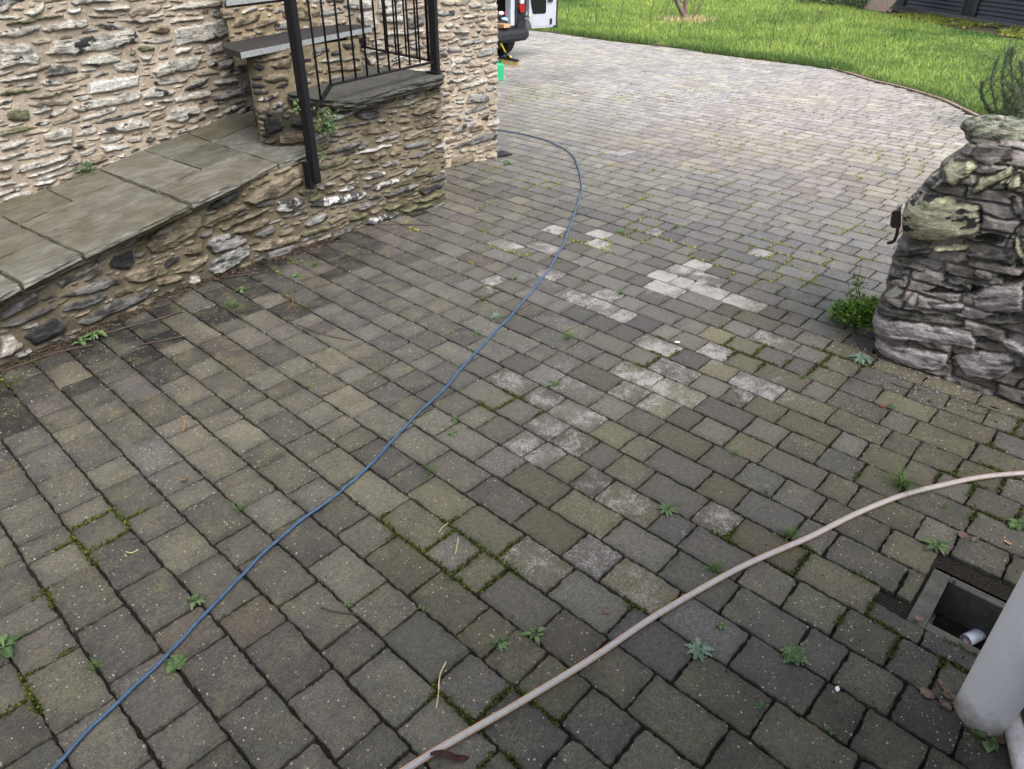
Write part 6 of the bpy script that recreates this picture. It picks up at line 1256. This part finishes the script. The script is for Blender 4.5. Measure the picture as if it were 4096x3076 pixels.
leaf(972, 1646, .10, .022, plain('rusty_bark', (.055, .022, .018), .9, var=.5, sc=90, bump=.006), 'curl of dark red bark lying against the grey hose at the bottom', 1.1, rz=R(-45), shape=1, name='bark_curl', cat='bark', group=None, z=.008)
def twig(pts, r, mat, lab, cat='twig'):
    q = catmull([G(a*D, b_*D, .004+.004*(i % 2)) for i, (a, b_) in enumerate(pts)], 5); b = MB(); b.tube(q, r, 6); tag(b.build('twig', mat, smooth=True), lab, cat, 'twigs and straws on the paving')
TW = [([(990,1162),(987,1180),(983,1197)], .0022, M_STRAW, 'short pale straw in the centre foreground'), ([(963,1430),(950,1460),(947,1500),(942,1530)], .0023, M_STRAW, 'long pale curved straw in the lower centre'), ([(693,1312),(720,1320),(768,1326)], .0028, M_STEM, 'brown curved twig in the lower centre'), ([(392,897),(399,912),(395,932)], .002, plain('orange_needle', (.35, .14, .06), .7), 'orange pine needle on the left pavers'), ([(627,640),(632,655),(618,672)], .0025, plain('red_brown', (.2, .07, .03), .7), 'curved red-brown needle near the retaining wall'), ([(248,1166),(280,1163),(305,1158)], .0018, M_STEM, 'thin dark twig at the left foreground'), ([(272,1192),(285,1194),(298,1187)], .002, M_STRAW, 'small yellow curved straw under the thin dark twig'), ([(968,1130),(955,1140),(948,1150)], .002, M_STRAW, 'short pale curved straw above the centre'), ([(760,478),(800,483),(860,484),(930,486)], .004, M_STEM, 'long brown twig lying at the plinth corner foot'), ([(700,500),(740,492),(790,488)], .003, M_STEM, 'dark twig along the plinth foot'), ([(0,803),(60,783),(120,762),(200,745)], .004, plain('red_twig', (.06, .035, .03), .85), 'long reddish twig along the left foot of the retaining wall'), ([(230,720),(280,705),(340,690),(390,672)], .003, M_STEM, 'bundle of reddish twigs at the retaining wall foot'), ([(300,745),(340,738),(400,725)], .003, M_STEM, 'straight brown twig on the dark pavers'), ([(480,600),(510,595),(560,590)], .003, M_STEM, 'brown twig among leaf mould at the retaining wall'), ([(2090,885),(2120,893),(2160,888)], .002, M_STEM, 'dark red twig in front of the boulder wall'), ([(1925,828),(1960,838),(1990,842)], .002, M_STEM, 'thin twig on the paving below the boulder wall foot'), ([(640,700),(700,722),(760,735)], .0025, M_STEM, 'thin brown twig on the pavers below the plinth')]
for a in TW: twig(*a)
# leaf mould along the wall foot
vs = []; fs = []; cs = []
for _ in range(2600):
    x = rm.uniform(-.6, 2.7); yb_ = float(np.interp(x, [q[0] for q in BASE], [q[1] for q in BASE])); y = yb_-abs(rm.gauss(0, .05))-.005
    L_ = rm.uniform(.006, .02); a_2 = rm.uniform(0, 6.28); dx, dy = math.cos(a_2)*L_, math.sin(a_2)*L_; z = rm.uniform(.001, .012); b0 = len(vs)
    vs += [(x-dx, y-dy, z), (x+dy*.2, y-dx*.2, z+.003), (x+dx, y+dy, z+rm.uniform(-.002, .004)), (x-dy*.2, y+dx*.2, z)]; fs.append((b0, b0+1, b0+2, b0+3)); c = rm.random(); cs += [(c,)*3]*4
k = NM('leaf_mould', .9, .2); at = k.att(); k.col(k.mix(at.outputs[0], (.012, .010, .008), (.09, .06, .04))); o = mesh('leaf_mould', vs, fs, k.m, None, cols=np.array(cs)); o['kind'] = 'stuff'; tag(o, 'dark leaf mould along the foot of the retaining wall', 'leaf litter')
q = Vector(G(4030, 2172, .006)); b = MB(); b.tube([q-Vector((.0, .010, 0)), q+Vector((.006, .012, 0))], .004, 10); tag(b.build('cigarette_butt', plain('butt_paper', (.5, .28, .16), .8)), 'orange cigarette butt on the paver above the open drain', 'butt')
for (px, py, s_, lab) in [(1905*1, 833, .006, 'dark rounded pebble on the paving left of the boulder wall'), (2060, 1260, .007, 'grey pebble beside the drain')]:
    x, y, _ = G(px*D, py*D); boulder('pebble', (x, y, s_*.7), (s_*1.4, s_, s_*.7), 0, px, None, 'dark', n=10); tag(bpy.context.scene.collection.objects[-1], lab, 'pebble', 'pebbles on the paving')
